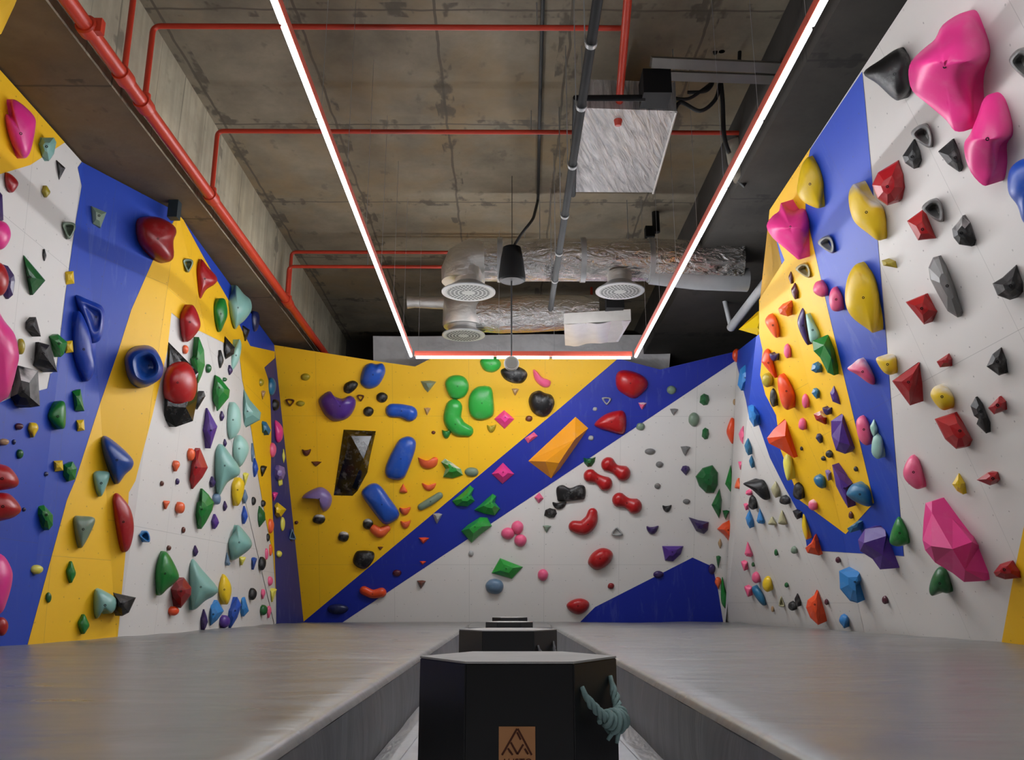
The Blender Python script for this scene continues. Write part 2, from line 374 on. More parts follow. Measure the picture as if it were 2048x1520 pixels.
# ---------------------------------------------------------------- room shell
def struct(name, mb, mat, smooth=False): return tag(mb.build(name, mat, None, smooth), kind='structure')
ZC = 5.67
struct('floor', MB().box((-5.5, -4, -.1), (5.5, 17, 0)), FLOOR)
struct('ceiling', MB().box((-5.5, -4, ZC), (5.5, 17, ZC + .2)), CON_CEIL)
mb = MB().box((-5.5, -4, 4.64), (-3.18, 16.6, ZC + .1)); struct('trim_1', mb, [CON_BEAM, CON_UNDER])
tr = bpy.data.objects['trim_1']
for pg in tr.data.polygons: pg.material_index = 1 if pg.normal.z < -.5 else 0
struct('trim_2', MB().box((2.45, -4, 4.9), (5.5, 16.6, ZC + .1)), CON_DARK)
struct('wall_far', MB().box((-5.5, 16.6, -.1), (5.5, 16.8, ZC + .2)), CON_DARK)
struct('wall_near', MB().box((-5.5, -4.2, -.1), (5.5, -4, ZC + .2)), CON_UNDER)
struct('trim_3', MB().box((-5.5, -4, -.1), (-5.4, 16.6, ZC)), CON_DARK)
struct('trim_4', MB().box((5.4, -4, -.1), (5.5, 16.6, ZC)), CON_DARK)

# ---------------------------------------------------------------- crash mats
XL = float((mp(520, 1520)[0] + mp(918, 1262)[0]) / 2); XR = float((mp(1660, 1520)[0] + mp(1115, 1262)[0]) / 2); YE = 12.6
def lerp(a, b, t): return a + (b - a) * t
def left_edge(y): return float(np.interp(y, [-3.5, 7.0, 8.46, 13.58, 14.8], [-4.5, -3.90, -3.63, -3.47, -3.36]))
def right_edge(y): return float(np.interp(y, [-3.5, 7.4, 8.8, 11.0, 14.6, 14.8], [4.5, 4.16, 4.07, 3.86, 3.6, 3.58]))
def wr(x, y):
    """soft wrinkles of the loose vinyl cover"""
    a = .007 * math.sin(1.9 * x + 1.3 * y + .8 * math.sin(2.3 * y)) * math.sin(.9 * y + .6 * x)
    b = .010 * max(0, math.sin(3.3 * y - 1.1 * x + 1.2 * math.sin(.7 * x + .5 * y))) ** 6 * (.5 + .5 * math.sin(.8 * x + 1.7 * y))
    return a + b + .0025 * math.sin(7.1 * y + 2.7 * x + math.sin(3 * x))
def crash_mat(side, label):
    root = empty('crash_mat', (XL if side < 0 else XR, 5, 0)); tag(root, label, 'crash mat', 'grey crash mats on the floor')
    xi = (lambda y: XL) if side < 0 else (lambda y: XR); xo = left_edge if side < 0 else right_edge
    near = lambda y: xi(y); v = []; f = []
    xs = [0, .004, .009, .016, .03, .12, .3] + [.3 + k * .22 for k in range(1, 15)]
    ny = 170; ya, yb = -3.5, 14.79; n = 0
    for j in range(ny + 1):
        y = lerp(ya, yb, j / ny); wdt = abs(xo(y) - xi(y)); row = [s for s in xs if s < wdt - .05] + [wdt]
        row = row + [wdt] * (len(xs) + 1 - len(row)); n = len(row)
        for e in row:
            x = xi(y) - e if side < 0 else xi(y) + e
            v.append((x, y, ZM + wr(x, y) * min(1, e / .4) - (.03 * (1 - e / .03) ** 2 if e < .03 else 0)))
    for j in range(ny):
        for i in range(n - 1):
            a = j * n + i; f.append((a, a + 1, a + n + 1, a + n))
    obj('top_cover', mesh(v, f, True, root.location), VINYL_TOP, root)
    # aisle side, slightly bulging foam, and the cover's skirt on the floor
    v = []; f = []; prof = [(0, .27), (.006, .23), (.012, .16), (.010, .08), (.0, .005)]
    for j in range(ny + 1):
        y = lerp(ya, YE, j / ny)
        for k, (b, z) in enumerate(prof): v.append((XL + b + .004 * math.sin(5 * y + k) if side < 0 else XR - b - .004 * math.sin(4.3 * y + k), y, z))
    m = len(prof)
    for j in range(ny):
        for k in range(m - 1): a = j * m + k; f.append((a, a + 1, a + m + 1, a + m))
    obj('foam_side', mesh(v, f, True, root.location), VINYL_SIDE, root)
    v = []; f = []
    for j in range(ny + 1):
        y = lerp(ya, YE, j / ny); w = .10 + .006 * math.sin(3.1 * y)
        for k, (b, z) in enumerate([(0, .012), (.5, .006), (1, .003)]): v.append((XL + b * w if side < 0 else XR - b * w, y, z))
    for j in range(ny):
        for k in range(2): a = j * 3 + k; f.append((a, a + 1, a + 4, a + 3))
    obj('floor_skirt', mesh(v, f, True, root.location), VINYL_SKIRT, root)
    return root
crash_mat(-1, 'long grey vinyl crash mat along the left climbing wall')
crash_mat(1, 'long grey vinyl crash mat along the right climbing wall')
r_ = empty('crash_mat', ((XL + XR) / 2, 13.7, 0)); tag(r_, 'short grey crash mat closing the aisle below the back wall', 'crash mat', 'grey crash mats on the floor')
v, f = [], []
for j in range(9):
    for i in range(9):
        x = lerp(XL, XR, i / 8); y = lerp(YE, 14.79, j / 8); v.append((x, y, ZM + wr(x, y) * .5 - (.03 if j == 0 else 0)))
for j in range(8):
    for i in range(8): a = j * 9 + i; f.append((a, a + 1, a + 10, a + 9))
obj('top_cover', mesh(v, f, True, r_.location), VINYL_TOP, r_)
MB().box((XL, YE, .005), (XR, YE + .03, .272)).build('foam_side', VINYL_SIDE, r_, False)

# ---------------------------------------------------------------- hexagonal black boxes standing in the aisle
def hex_box(cx, cy, s, ztop, label, rope=None, plate=False, grp='black hexagonal boxes in the aisle'):
    root = empty('hexagonal_box', (cx, cy, 0)); tag(root, label, 'box', grp)
    P = [(cx + s * math.cos(math.radians(60 * k)), cy + s * math.sin(math.radians(60 * k))) for k in range(6)]
    v = [(x, y, .002) for x, y in P] + [(x, y, ztop - .006) for x, y in P]; f = [tuple(range(6))[::-1], tuple(range(6, 12))] + [(k, (k + 1) % 6, (k + 1) % 6 + 6, k + 6) for k in range(6)]
    bm = bmesh.new(); me = mesh(v, f, False, root.location); bm.from_mesh(me); bmesh.ops.bevel(bm, geom=list(bm.edges), offset=.004, segments=2, affect='EDGES'); bm.to_mesh(me); bm.free()
    obj('box_body', me, BLACKWOOD, root)
    q = [(cx + (x - cx) * .997, cy + (y - cy) * .997) for x, y in P]
    v = [(x, y, ztop - .0065) for x, y in q] + [(x, y, ztop) for x, y in q]
    obj('top_pad', mesh(v, f, False, root.location), BOXTOP, root)
    yf = cy - s * math.sin(math.radians(60))
    if plate:
        pw = 75 / 228 * s; pt = at_y(1034, 1453, yf); pb = pt[2] - pw * 1.18; xc = float(pt[0])
        pr = MB().box((xc - pw / 2, yf - .006, pb), (xc + pw / 2, yf + .001, float(pt[2]))).build('logo_plate', PLY, root, False)
        # burnt mountain emblem: strokes in plate units (x, y from the top, 0..1)
        S = [((.50, .05), (.09, .72)), ((.52, .05), (.90, .72)), ((.50, .14), (.60, .33)), ((.33, .40), (.51, .70)), ((.51, .70), (.67, .45)), ((.25, .55), (.38, .72)), ((.71, .56), (.80, .70))]
        em = MB()
        for (a, b) in S:
            a = np.array(a); b = np.array(b); dd = (b - a) / np.linalg.norm(b - a); pp = np.array([-dd[1], dd[0]]) * .026; q4 = [a - pp, b - pp, b + pp, a + pp]
            V4 = [(xc - pw / 2 + x * pw, yf - .0075, float(pt[2]) - y * pw) for x, y in q4]; V5 = [(x, yf - .0055, z) for x, _, z in V4]
            em.add(V4 + V5, [(0, 1, 2, 3), (4, 7, 6, 5), (0, 4, 5, 1), (1, 5, 6, 2), (2, 6, 7, 3), (3, 7, 4, 0)])
        em.build('emblem', ENGRAVE, pr, False)
        cu = bpy.data.curves.new('lettering', 'FONT'); cu.body = 'AUSTO'; cu.size = pw * .26; cu.align_x = 'CENTER'; cu.extrude = .0008
        dg = bpy.data.objects.new('lettering_tmp', cu); COL.objects.link(dg); bpy.context.view_layer.update()
        me = bpy.data.meshes.new_from_object(dg.evaluated_get(bpy.context.evaluated_depsgraph_get())); bpy.data.objects.remove(dg)
        lt = obj('lettering', me, ENGRAVE, pr); lt.rotation_euler = (math.pi / 2, 0, 0)
        lt.location = (xc - root.location[0] - pr.location[0], yf - .0075 - root.location[1] - pr.location[1], float(pt[2]) - pw * .99 - pr.location[2])
    if rope is not None:
        # rope loop hung through two holes of the right front face
        a = np.array([cx + s * .5, yf]); b = np.array([cx + s, cy]); nrm = np.array([math.cos(math.radians(-30)), math.sin(math.radians(-30))])
        zt = ztop - rope[1]; k = rope[2]; rr = empty('rope_handle', (0, 0, 0)); rr.parent = root
        def path(tt):
            sg = math.sin(math.pi * tt); p = a + (b - a) * lerp(.14, .80, tt) + nrm * (.004 + .055 * k * sg ** .8)
            return np.array([p[0], p[1], zt + .018 * tt - rope[0] * sg ** .62])
        def helix(t0, t1, n, rad, turns, ph):
            out = []
            for i in range(n + 1):
                tt = lerp(t0, t1, i / n); p = path(tt); d = path(min(tt + .01, 1)) - path(max(tt - .01, 0)); d = d / np.linalg.norm(d)
                x = np.cross(d, [nrm[0], nrm[1], 0.]); x /= np.linalg.norm(x); y = np.cross(d, x); w = 2 * math.pi * turns * i / n + ph
                e = min(1, 12 * min(tt, 1 - tt)); out.append(p + (x * math.cos(w) + y * math.sin(w)) * rad * e)
            return out
        for q in range(3):
            m_ = MB().tube(helix(0, 1, 60, .0075 * k, 5, q * 2.094), .0062 * k, 7); obj('rope_strand', mesh(m_.v, m_.f, True, root.location), rope[3], rr)
        m_ = MB().tube(helix(.24, .74, 96, .0175 * k, 7, .5), .0075 * k, 7).tube(helix(.34, .62, 50, .028 * k, 3, 1.5), .0068 * k, 7); obj('whipping', mesh(m_.v, m_.f, True, root.location), rope[3], rr)
        e0 = path(.48); m_ = MB().tube([e0, e0 + np.array([-.012, -.02, -.03]), e0 + np.array([-.03, -.022, -.055])], [.0075 * k, .007 * k, .005 * k], 7).tube([e0, e0 + np.array([.006, -.02, -.035]), e0 + np.array([.0, -.02, -.065])], [.0075 * k, .007 * k, .005 * k], 7); obj('rope_end', mesh(m_.v, m_.f, True, root.location), rope[3], rr)
    return root
S1 = float(np.linalg.norm(at_z(1233, 1312, .43) - at_z(840, 1312, .43)) / 2); c1 = (at_z(1233, 1312, .43) + at_z(840, 1312, .43)) / 2
hex_box(float(c1[0]), float(c1[1]), S1, .43, 'near black hexagonal box with wooden emblem plate and grey-teal rope handle', (.125, .082, 1.25, ROPE), True)
c2 = (at_z(917, 1258, .43) + at_z(1115, 1258, .43)) / 2
hex_box(float(c2[0]), float(c2[1]), S1, .43, 'second black hexagonal box, behind the box with the emblem plate', (.13, .10, 1.0, ROPEG))
for (l, r, y, z, lb) in ((971, 1066, 1243, .405, 'third black hexagonal box along the aisle, low and dark'), (984, 1055, 1234, .425, 'small farthest black hexagonal box at the aisle end')):
    a, b = at_z(l, y, z), at_z(r, y, z); c_ = (a + b) / 2
    hex_box(float(c_[0]), float(c_[1]), float(np.linalg.norm(b - a) / 2), z, lb)

# ---------------------------------------------------------------- light bars
HL = 3.2; ZL = .62 + HL; YEND = 11.27
xa_, xb_ = float(at_z(822, 712, ZL)[0]), float(at_z(1272, 712, ZL)[0])
ORD = ['first', 'second', 'third', 'fourth', 'fifth', 'sixth', 'seventh', 'eighth', 'ninth', 'tenth', 'eleventh', 'twelfth', 'thirteenth', 'fourteenth', 'fifteenth']
def light_bar(p, q, label, grp, led=LED):
    p, q = np.array(p), np.array(q); L = np.linalg.norm(q - p); d = (q - p) / L; s = np.array([d[1], -d[0], 0]); m = (p + q) / 2
    root = empty('linear_light', tuple(m)); tag(root, label, 'light', grp)
    def sw(prof, e):
        v = []; n = len(prof)
        for end in (p + d * e, q - d * e): v += [end + s * x + np.array([0, 0, z]) for x, z in prof]
        return v, [(i, (i + 1) % n, (i + 1) % n + n, i + n) for i in range(n)] + [tuple(range(n))[::-1], tuple(range(n, 2 * n))]
    v, f = sw([(-.015, .018), (.015, .018), (.015, .085), (-.015, .085)], .001); obj('housing', mesh(v, f, False, root.location), RED_HOUSING, root)
    v, f = sw([(.020 * math.sin(a), -.020 * math.cos(a)) for a in np.linspace(0, 2 * math.pi, 9)[:-1]], .022); obj('diffuser', mesh(v, f, True, root.location, .9), led, root)
    w = MB()
    e = p + d * .05; w.tube([e + np.array([0, 0, .07]), np.array([e[0], e[1], ZC])], .002, 5); obj('hanger_wire', mesh(w.v, w.f, False, root.location), STEEL, root)
STEP = .31 * HL
for sx, nm in ((xa_, 'left-hand'), (xb_, 'right-hand')):
    y = YEND; i = 0
    while y > -2.5:
        light_bar((sx, y - STEP, ZL), (sx, y, ZL), f'white linear light in red housing, {ORD[i]} from the far end of the {nm} row', f'linear lights of the {nm} row', LED_FAR if i < 3 else LED); y -= STEP; i += 1
XS = [xa_ + .04, float(at_z(990, 712, ZL)[0]), float(at_z(1102, 712, ZL)[0]), xb_ - .04]
for i, nm in enumerate(('longer end piece', 'short middle piece', 'right end piece')):
    light_bar((XS[i], YEND + .04, ZL), (XS[i + 1], YEND + .04, ZL), f'white linear light above the back wall, {nm} of the cross row', 'linear lights of the cross row', LED_END)

# ---------------------------------------------------------------- red sprinkler pipes
def thing(name, loc, label, cat, group=None): return tag(empty(name, tuple(map(float, loc))), label, cat, group)
XP, ZP = -3.04, 4.66
rt_ = thing('sprinkler_main_pipe', (XP, 6, ZP), 'thick red sprinkler main running along the left concrete beam', 'pipe')
MB().tube([(XP, -3.5, ZP), (XP, 16.4, ZP)], .055, 16).build('pipe_run', RED_PIPE, rt_)
def branch(x_end, u, v, label, zb, xend):
    a = at_z(u, v, zb); y = float(a[1])
    r = thing('sprinkler_branch_pipe', (XP, y, ZP), label, 'pipe', 'red sprinkler branches across the ceiling')
    MB().tube(elbow([(XP, y, ZP), (XP, y, zb), (xend, y, zb)], .07), .024, 12).build('pipe_run', RED_PIPE, r)
    MB().lathe((XP, y, ZP), [(.068, -.07), (.072, -.05), (.072, .05), (.068, .07)], 16, 1).build('tee_clamp', RED_PIPE, r)
    MB().lathe((XP, y, ZP + .05), [(.045, 0), (.045, .05), (.03, .06)], 14).build('tee_outlet', RED_PIPE, r)
    for xx in np.arange(XP + 1.1, xend, 2.2): MB().tube([(xx, y, zb), (xx, y, ZC)], .006, 6).build('hanger_rod', STEEL, r)
ZB = 5.42
branch(0, 285, 52, 'red sprinkler branch crossing the ceiling nearest the camera, full elbow visible', ZB, 1.02)
branch(0, 440, 262, 'red sprinkler branch crossing the ceiling in the middle of the room', ZB, 3.0)
branch(0, 563, 504, 'upper of two red sprinkler branches close together before the silver duct', ZB, 0.4)
branch(0, 572, 533, 'lower of two red sprinkler branches close together before the silver duct', 5.16, 0.4)
yn = float(at_z(218, 100, 4.9)[1]); r = thing('sprinkler_branch_pipe', (XP, yn, ZP), 'red sprinkler riser at the top edge, its cross run out of frame', 'pipe', 'red sprinkler branches across the ceiling')
MB().tube(elbow([(XP, yn, ZP), (XP, yn, ZB + .1), (1.0, yn - .9, ZB + .1)], .07), .024, 12).build('pipe_run', RED_PIPE, r)
MB().lathe((XP, yn, ZP), [(.068, -.07), (.072, -.05), (.072, .05), (.068, .07)], 16, 1).build('tee_clamp', RED_PIPE, r)
yc = float(at_z(165, 55, ZP)[1]); MB().lathe((XP, yc, ZP), [(.066, -.05), (.078, -.04), (.078, .04), (.066, .05)], 16, 1).build('coupling', RED_PIPE, rt_)
MB().box((XP - .05, yc - .03, ZP - .05), (XP + .11, yc + .03, ZP + .06)).build('coupling_bolt_lug', RED_PIPE, rt_, False)
a, b = at_z(1258, -30, 5.40), at_z(1236, 232, 5.06)
r = thing('sprinkler_feed_pipe', a, 'red sprinkler pipe running towards the foil-wrapped unit under the ceiling', 'pipe')
MB().tube([a + (a - b) * .8, a, b], .036, 12).build('pipe_run', RED_PIPE, r)
MB().tube([b, b + np.array([0, .02, -.09])], [.05, .03], 12).build('sprinkler_head', RED_PIPE, r)
a = at_y(640, 662, 16.3); r = thing('sprinkler_cross_pipe', a, 'dark red pipe running across the far wall behind the ducts', 'pipe')
MB().tube([a, at_y(1320, 662, 16.3)], .05, 12).build('pipe_run', RED_PIPE, r)
a = at_z(1186, 650, 4.7); r = thing('sprinkler_drop_pipe', a, 'thin red pipe dropping onto the white cassette unit', 'pipe')
MB().tube([at_y(1183, 575, 12.4), at_y(1183, 650, 12.4)], .02, 10).build('pipe_run', RED_PIPE, r)

# ---------------------------------------------------------------- ventilation ducts
YD = 10.35
def cyl_px(y, u0, v0, u1, v1): return at_y(u0, v0, y), at_y(u1, v1, y)
dl, drr = cyl_px(YD, 915, 520, 1180, 520)
k = np.linalg.norm(at_y(1000, 480, YD) - at_y(1000, 560, YD)) / 2
r = thing('ventilation_duct', (dl + drr) / 2, 'large silver foil duct crossing under the ceiling with elbow at left', 'duct')
pts = [at_y(950, 520, YD) + np.array([.0, 0, 0])]
ctr = lambda u, v=520: at_y(u, v, YD)
e0 = ctr(935); R_ = .24
path = [e0 + np.array([-.05, 0, -.30]), e0 + np.array([-.05, 0, -.16]), e0 + np.array([-.02, 0, -.06]), e0 + np.array([.08, 0, 0]), e0 + np.array([.22, 0, 0])]
MB().tube(path, [k * 1.0, k * 1.04, k * 1.05, k * 1.02, k], 28).build('elbow', FOIL2, r)
MB().tube([ctr(950), ctr(1160), ctr(1163), ctr(1300), ctr(1480, 528)], [k, k, k * .99, k, k], 28).build('duct_body', FOIL, r)
for u in (1000, 1165, 1300): MB().tube([ctr(u - 5), ctr(u + 5)], k * 1.05, 28).build('joint_band', STEEL, r)
MB().tube([ctr(1300, 545), ctr(1392, 556), ctr(1495, 560)], [k * .55] * 3, 20).build('side_branch', STEEL, r)
fl = MB(); q = [ctr(1400, 540), ctr(1425, 508), ctr(1480, 505), ctr(1462, 545)]; q2 = [p + np.array([0, -.32, 0]) for p in q]
fl.add(q + q2, [(0, 1, 2, 3), (4, 7, 6, 5), (0, 4, 5, 1), (1, 5, 6, 2), (2, 6, 7, 3), (3, 7, 4, 0)]); fl.build('loose_foil_wrap', FOIL, r, False)
for u in (1080, 1258, 1440): MB().tube([ctr(u) + np.array([0, 0, k]), np.array([ctr(u)[0], YD, ZC])], .006, 6).build('hanger_rod', STEEL, r)
def diffuser(u, v, y, wpx, label, neck):
    c_ = at_y(u, v, y); R = wpx / 2 * np.linalg.norm(c_ - O) / np.linalg.norm(dr(u, v)); z = float(c_[2]); c_ = (float(c_[0]), y, z)
    r = thing('air_diffuser', c_, label, 'air vent', 'round air diffusers on the ducts')
    MB().lathe(c_, [(R * .45, .16), (R * .5, .12), (R * .8, .05), (R, .012), (R, 0), (R * .93, -.006), (R * .86, 0)], 40).build('bell', STEEL, r)
    plate = MB().lathe(c_, [(R * .86, .001), (R * .80, -.004)], 40); plate.build('vent_plate', DIFFG, r)
    hs = MB()
    for rad, n in ((.30, 14), (.45, 20), (.60, 26), (.74, 32)):
        for i in range(n):
            a = 2 * math.pi * i / n; x, y2 = c_[0] + R * rad * math.cos(a), c_[1] + R * rad * math.sin(a); e = R * .045
            hs.add([(x - e, y2 - e, z - .0055), (x + e, y2 - e, z - .0055), (x + e, y2 + e, z - .0055), (x - e, y2 + e, z - .0055)], [(0, 3, 2, 1)])
    tag(hs.build('slot_pattern', BLACK_METAL, r, False), kind='stuff')
    if neck: MB().lathe(c_, [(R * .5, .1), (R * .5, neck)], 28).build('neck', FOIL2, r)
diffuser(937, 585, 10.25, 108, 'round silver air diffuser under the elbow of the large duct', .3)
diffuser(1240, 583, 10.25, 98, 'round pale air diffuser under the middle of the large duct', .25)
diffuser(927, 671, 12.0, 86, 'lowest round air diffuser, below the small far duct', .2)
Y2 = 12.05
r = thing('ventilation_duct', at_y(1000, 640, Y2), 'smaller crinkled foil duct behind the large duct, with a drum and left stub', 'duct')
d2 = lambda u, v: at_y(u, v, Y2)
kk = np.linalg.norm(d2(1000, 600) - d2(1000, 640)) / 40
MB().lathe(d2(928, 620), [(kk * 38, -kk * 34), (kk * 40, -kk * 30), (kk * 40, kk * 26), (kk * 37, kk * 30)], 32).build('drum', FOIL2, r)
MB().lathe(d2(928, 650), [(kk * 22, -kk * 16), (kk * 38, kk * 4)], 28).build('reducer', FOIL2, r)
MB().tube([d2(815, 604), d2(830, 604), d2(900, 606)], [kk * 13, kk * 11, kk * 13], 18).build('left_stub', FOIL2, r)
MB().tube([d2(950, 630), d2(1000, 631), d2(1060, 627), d2(1130, 625), d2(1195, 625)], [kk * 32, kk * 34, kk * 36, kk * 34, kk * 34], 26).build('duct_body', FOIL, r)
# flat galvanised duct pieces under the ceiling at right
r = thing('rectangular_duct', at_z(1410, 130, 5.2), 'grey galvanised rectangular duct high above the foil unit', 'duct')
p0, p1 = at_z(1300, 120, 5.25), at_z(1530, 132, 5.25)
y0 = float(p0[1])
q0, q1 = at_z(1302, 124, 5.25), at_z(1530, 134, 5.25); MB().tube([q0, q1, q1 + (q1 - q0) * .6], .062, 4).build('duct_body', DULLSTEEL, r, False)
q0, q1 = at_z(1306, 150, 5.2), at_z(1530, 158, 5.2); MB().tube([q0, q1, q1 + (q1 - q0) * .6], .055, 4).build('lower_run', DULLSTEEL, r, False)
MB().tube([at_z(1306, 150, 5.2), at_z(1303, 196, 5.1)], .05, 8).build('down_stub', DULLSTEEL, r)
# galvanised pipe on top of the right wall
a, b = at_z(1570, 516, 4.50), at_z(1462, 655, 4.50)
r = thing('steel_tube', a, 'grey steel tube along the top of the right wall beside the yellow pyramid', 'pipe')
MB().tube([a + (a - b) * .25, a, b], .062, 16).build('tube_body', STEELTUBE, r)
MB().tube([b, at_y(1446, 588, float(b[1])), ], .035, 12).build('upright', STEELTUBE, r)
MB().tube([at_y(1446, 588, float(b[1])), np.array([float(at_y(1446, 588, float(b[1]))[0]), float(b[1]), 4.95])], .03, 10).build('upright_top', STEELTUBE, r)
# foil covered ceiling units
def slab_unit(px, z, hgt, name, label, matbody, cat='air unit'):
    P = [at_z(u, v, z) for u, v in px]; c_ = sum(P) / 4
    r = thing(name, c_, label, cat)
    v = P + [p + np.array([0, 0, hgt]) for p in P]
    obj('unit_body', mesh(v, [(0, 3, 2, 1), (4, 5, 6, 7), (0, 1, 5, 4), (1, 2, 6, 5), (2, 3, 7, 6), (3, 0, 4, 7)], False, r.location), matbody, r)
    return r, P
r, P = slab_unit([(1166, 216), (1352, 222), (1306, 385), (1143, 384)], 5.02, .30, 'ceiling_air_unit', 'foil-faced ceiling air unit, a silver panel under the concrete slab', FOILFLAT)
for (i, j) in ((0, 3), (1, 2)): MB().tube([P[i] + np.array([0, 0, -.01]), P[j] + np.array([0, 0, -.01])], .012, 8).build('edge_profile', WHITEP, r)
a, b, c_ = at_z(1146, 390, 5.0), at_z(1152, 196, 5.0), at_z(1290, 196, 5.0)
MB().tube([a, b, c_], .03, 8).build('support_frame', BLACK_METAL, r)
MB().box((float(c_[0]) - .03, float(c_[1]) - .12, 4.98), (float(c_[0]) + .22, float(c_[1]) + .14, 5.22)).build('drain_pump', BLACK_METAL, r, False)
for p in P: MB().tube([p, np.array([p[0], p[1], ZC])], .006, 6).build('hanger_rod', STEEL, r)
r, P = slab_unit([(1128, 648), (1262, 640), (1236, 684), (1130, 690)], 4.45, .16, 'ceiling_air_unit', 'small white cassette unit below the ducts, above the cross light', WHITEP)
v = []; f = []
for j in range(7):
    for i in range(13):
        s, t_ = i / 12, j / 6; p = (P[3] * (1 - s) + P[2] * s) * (1 - t_) + (P[0] * (1 - s) + P[1] * s) * t_; v.append(p + np.array([0, -.04 * (1 - t_), -.02 - .03 * math.sin(5 * s + 2 * t_) * math.sin(9 * s) + .02 * t_]))
for j in range(6):
    for i in range(12): a = j * 13 + i; f.append((a, a + 1, a + 14, a + 13))
obj('sagging_foil_cover', mesh(v, f, True, r.location), simple('white_foil_cover', '#f2f0ee', .3, .1), r)
MB().box((float(P[1][0]) - .35, float(P[1][1]) - .1, 4.6), (float(P[1][0]) - .1, float(P[1][1]) + .1, 4.85)).build('control_box', BLACK_METAL, r, False)
# black conduit bundle
ZK = 4.44; XC = float(at_z(1145, 330, ZK)[0]); r = thing('cable_conduit', (XC, 6, ZK), 'black cable conduit with grey hangers running along the ceiling', 'conduit')
MB().tube([(XC, -3.5, ZK), (XC, 11.1, ZK)], .036, 12).build('conduit_run', BLACK_METAL, r)
for (u, v) in ((1187, 86), (1164, 212), (1146, 330), (1132, 430), (1120, 505), (1112, 560)):
    y = float(at_z(u, v, ZK)[1])
    MB().lathe((XC, y, ZK), [(.044, -.02), (.044, .02)], 14, 1).build('hanger_clamp', STEEL, r)
    MB().tube([(XC - .044, y, ZK), (XC - .044, y, ZC)], .005, 6).build('hanger_rod', STEEL, r)
# thin conduit on the slab, down to the speaker
YS = 9.7
spc = at_y(1024, 527, YS); k = np.linalg.norm(at_y(1024, 494, YS) - at_y(1024, 560, YS)) / 66
r = thing('ceiling_cable', at_z(1082, 100, ZC - .02), 'thin dark cable along the slab bending down to the black speaker', 'cable')
MB().tube(elbow([at_z(1087, -40, ZC - .02), at_z(1080, 200, ZC - .02), at_z(1076, 400, ZC - .02), at_y(1066, 440, YS), at_y(1040, 470, YS), spc + np.array([.02, 0, k * 34])], .15), .018, 8).build('cable_run', RUBBER, r)
r = thing('pendant_speaker', spc, 'black tapered pendant speaker hanging before the silver duct', 'speaker')
MB().lathe(spc, [(k * 13, k * 33), (k * 17, k * 31), (k * 21, k * 10), (k * 25.5, -k * 28), (k * 25, -k * 33), (k * 22, -k * 34)], 28).build('cabinet', BLACK_METAL, r)
MB().lathe(spc - np.array([0, 0, k * 34.2]), [(k * 22, 0), (k * 21, -k * 1.2)], 28).build('grille', DARKSTEEL, r)
MB().tube([spc + np.array([0, 0, k * 32]), np.array([spc[0], spc[1], ZC])], .005, 6).build('suspension_wire', RUBBER, r)
pc = at_y(1023, 727, YS)
r = thing('pendant_sensor', pc, 'small round off-white pendant hanging on a black cable before the back wall', 'pendant')
kp = np.linalg.norm(at_y(1023, 713, YS) - at_y(1023, 741, YS)) / 28
MB().lathe(pc, [(kp * 13.5, -kp * 5), (kp * 14.5, -kp * 3), (kp * 14.5, kp * 3), (kp * 10, kp * 6)], 28, 1).build('body', PEND, r)
MB().lathe(pc - np.array([0, kp * 5, 0]), [(kp * 11.5, 0), (kp * 11, -kp * .8)], 28, 1).build('front_disc', DIFFG, r)
MB().tube([pc + np.array([0, 0, kp * 14]), np.array([pc[0], pc[1], spc[2] - k * 35])], .010, 8).build('cable', RUBBER, r)
# grey plastic sheet behind the top of the back wall
a, b, c_, d_ = at_y(746, 672, 14.9), at_y(1342, 668, 14.9), at_y(1338, 742, 14.9), at_y(746, 742, 14.9)
v = []; f = []
for j in range(13):
    for i in range(61):
        s, t_ = i / 60, j / 12; p = (a * (1 - s) + b * s) * (1 - t_) + (d_ * (1 - s) + c_ * s) * t_
        v.append(p + np.array([0, .04 * math.sin(9 * s + 3 * t_) + .03 * math.sin(31 * s - 5 * t_) * (t_), 0]))
for j in range(12):
    for i in range(60): q = j * 61 + i; f.append((q, q + 1, q + 62, q + 61))
o = obj('plastic_sheet', mesh(v, f, True, (a + b) / 2), GRAYSHEET); o.location = tuple((a + b) / 2); tag(o, 'grey plastic sheet hanging behind the top edge of the back wall', 'sheet')
# steel post under the beam on the left wall's fold
a = at_z(352, 372, 4.60); r = thing('steel_bracket', a, 'dark steel bracket between the beam and the left wall', 'bracket')
p = at_z(351, 400, 4.66); MB().box((float(p[0]) - .05, float(p[1]) - .05, 4.45), (float(p[0]) + .05, float(p[1]) + .05, 4.66)).build('bracket_plate', simple('dark_teal_steel', '#1b2a30', .5), r, False)
# loose cables and a junction box under the slab at right
def cable(pts, rad, label, grp=None, mat=RUBBER):
    pts = [np.asarray(p) for p in pts]; fine = []
    for i in range(len(pts) - 1):
        p0, p1, p2, p3 = pts[max(i - 1, 0)], pts[i], pts[i + 1], pts[min(i + 2, len(pts) - 1)]
        for k_ in range(6):
            t_ = k_ / 6; fine.append(.5 * ((2 * p1) + (-p0 + p2) * t_ + (2 * p0 - 5 * p1 + 4 * p2 - p3) * t_ ** 2 + (-p0 + 3 * p1 - 3 * p2 + p3) * t_ ** 3))
    fine.append(pts[-1]); m = MB().tube(fine, rad, 8); o = obj('hanging_cable', mesh(m.v, m.f, True, pts[0]), mat); o.location = tuple(pts[0]); tag(o, label, 'cable', grp)
yq = 7.2; g = lambda u, v: at_y(u, v, yq)
cable([g(1340, 195), g(1375, 198), g(1405, 180), g(1425, 165), g(1412, 182), g(1375, 185)], .017, 'black cable looped above the corner of the foil unit')
cable([g(1322, 215), g(1345, 222), g(1362, 205), g(1400, 222), g(1430, 200), g(1440, 168)], .019, 'black cable sagging right of the foil unit to the rectangular duct')
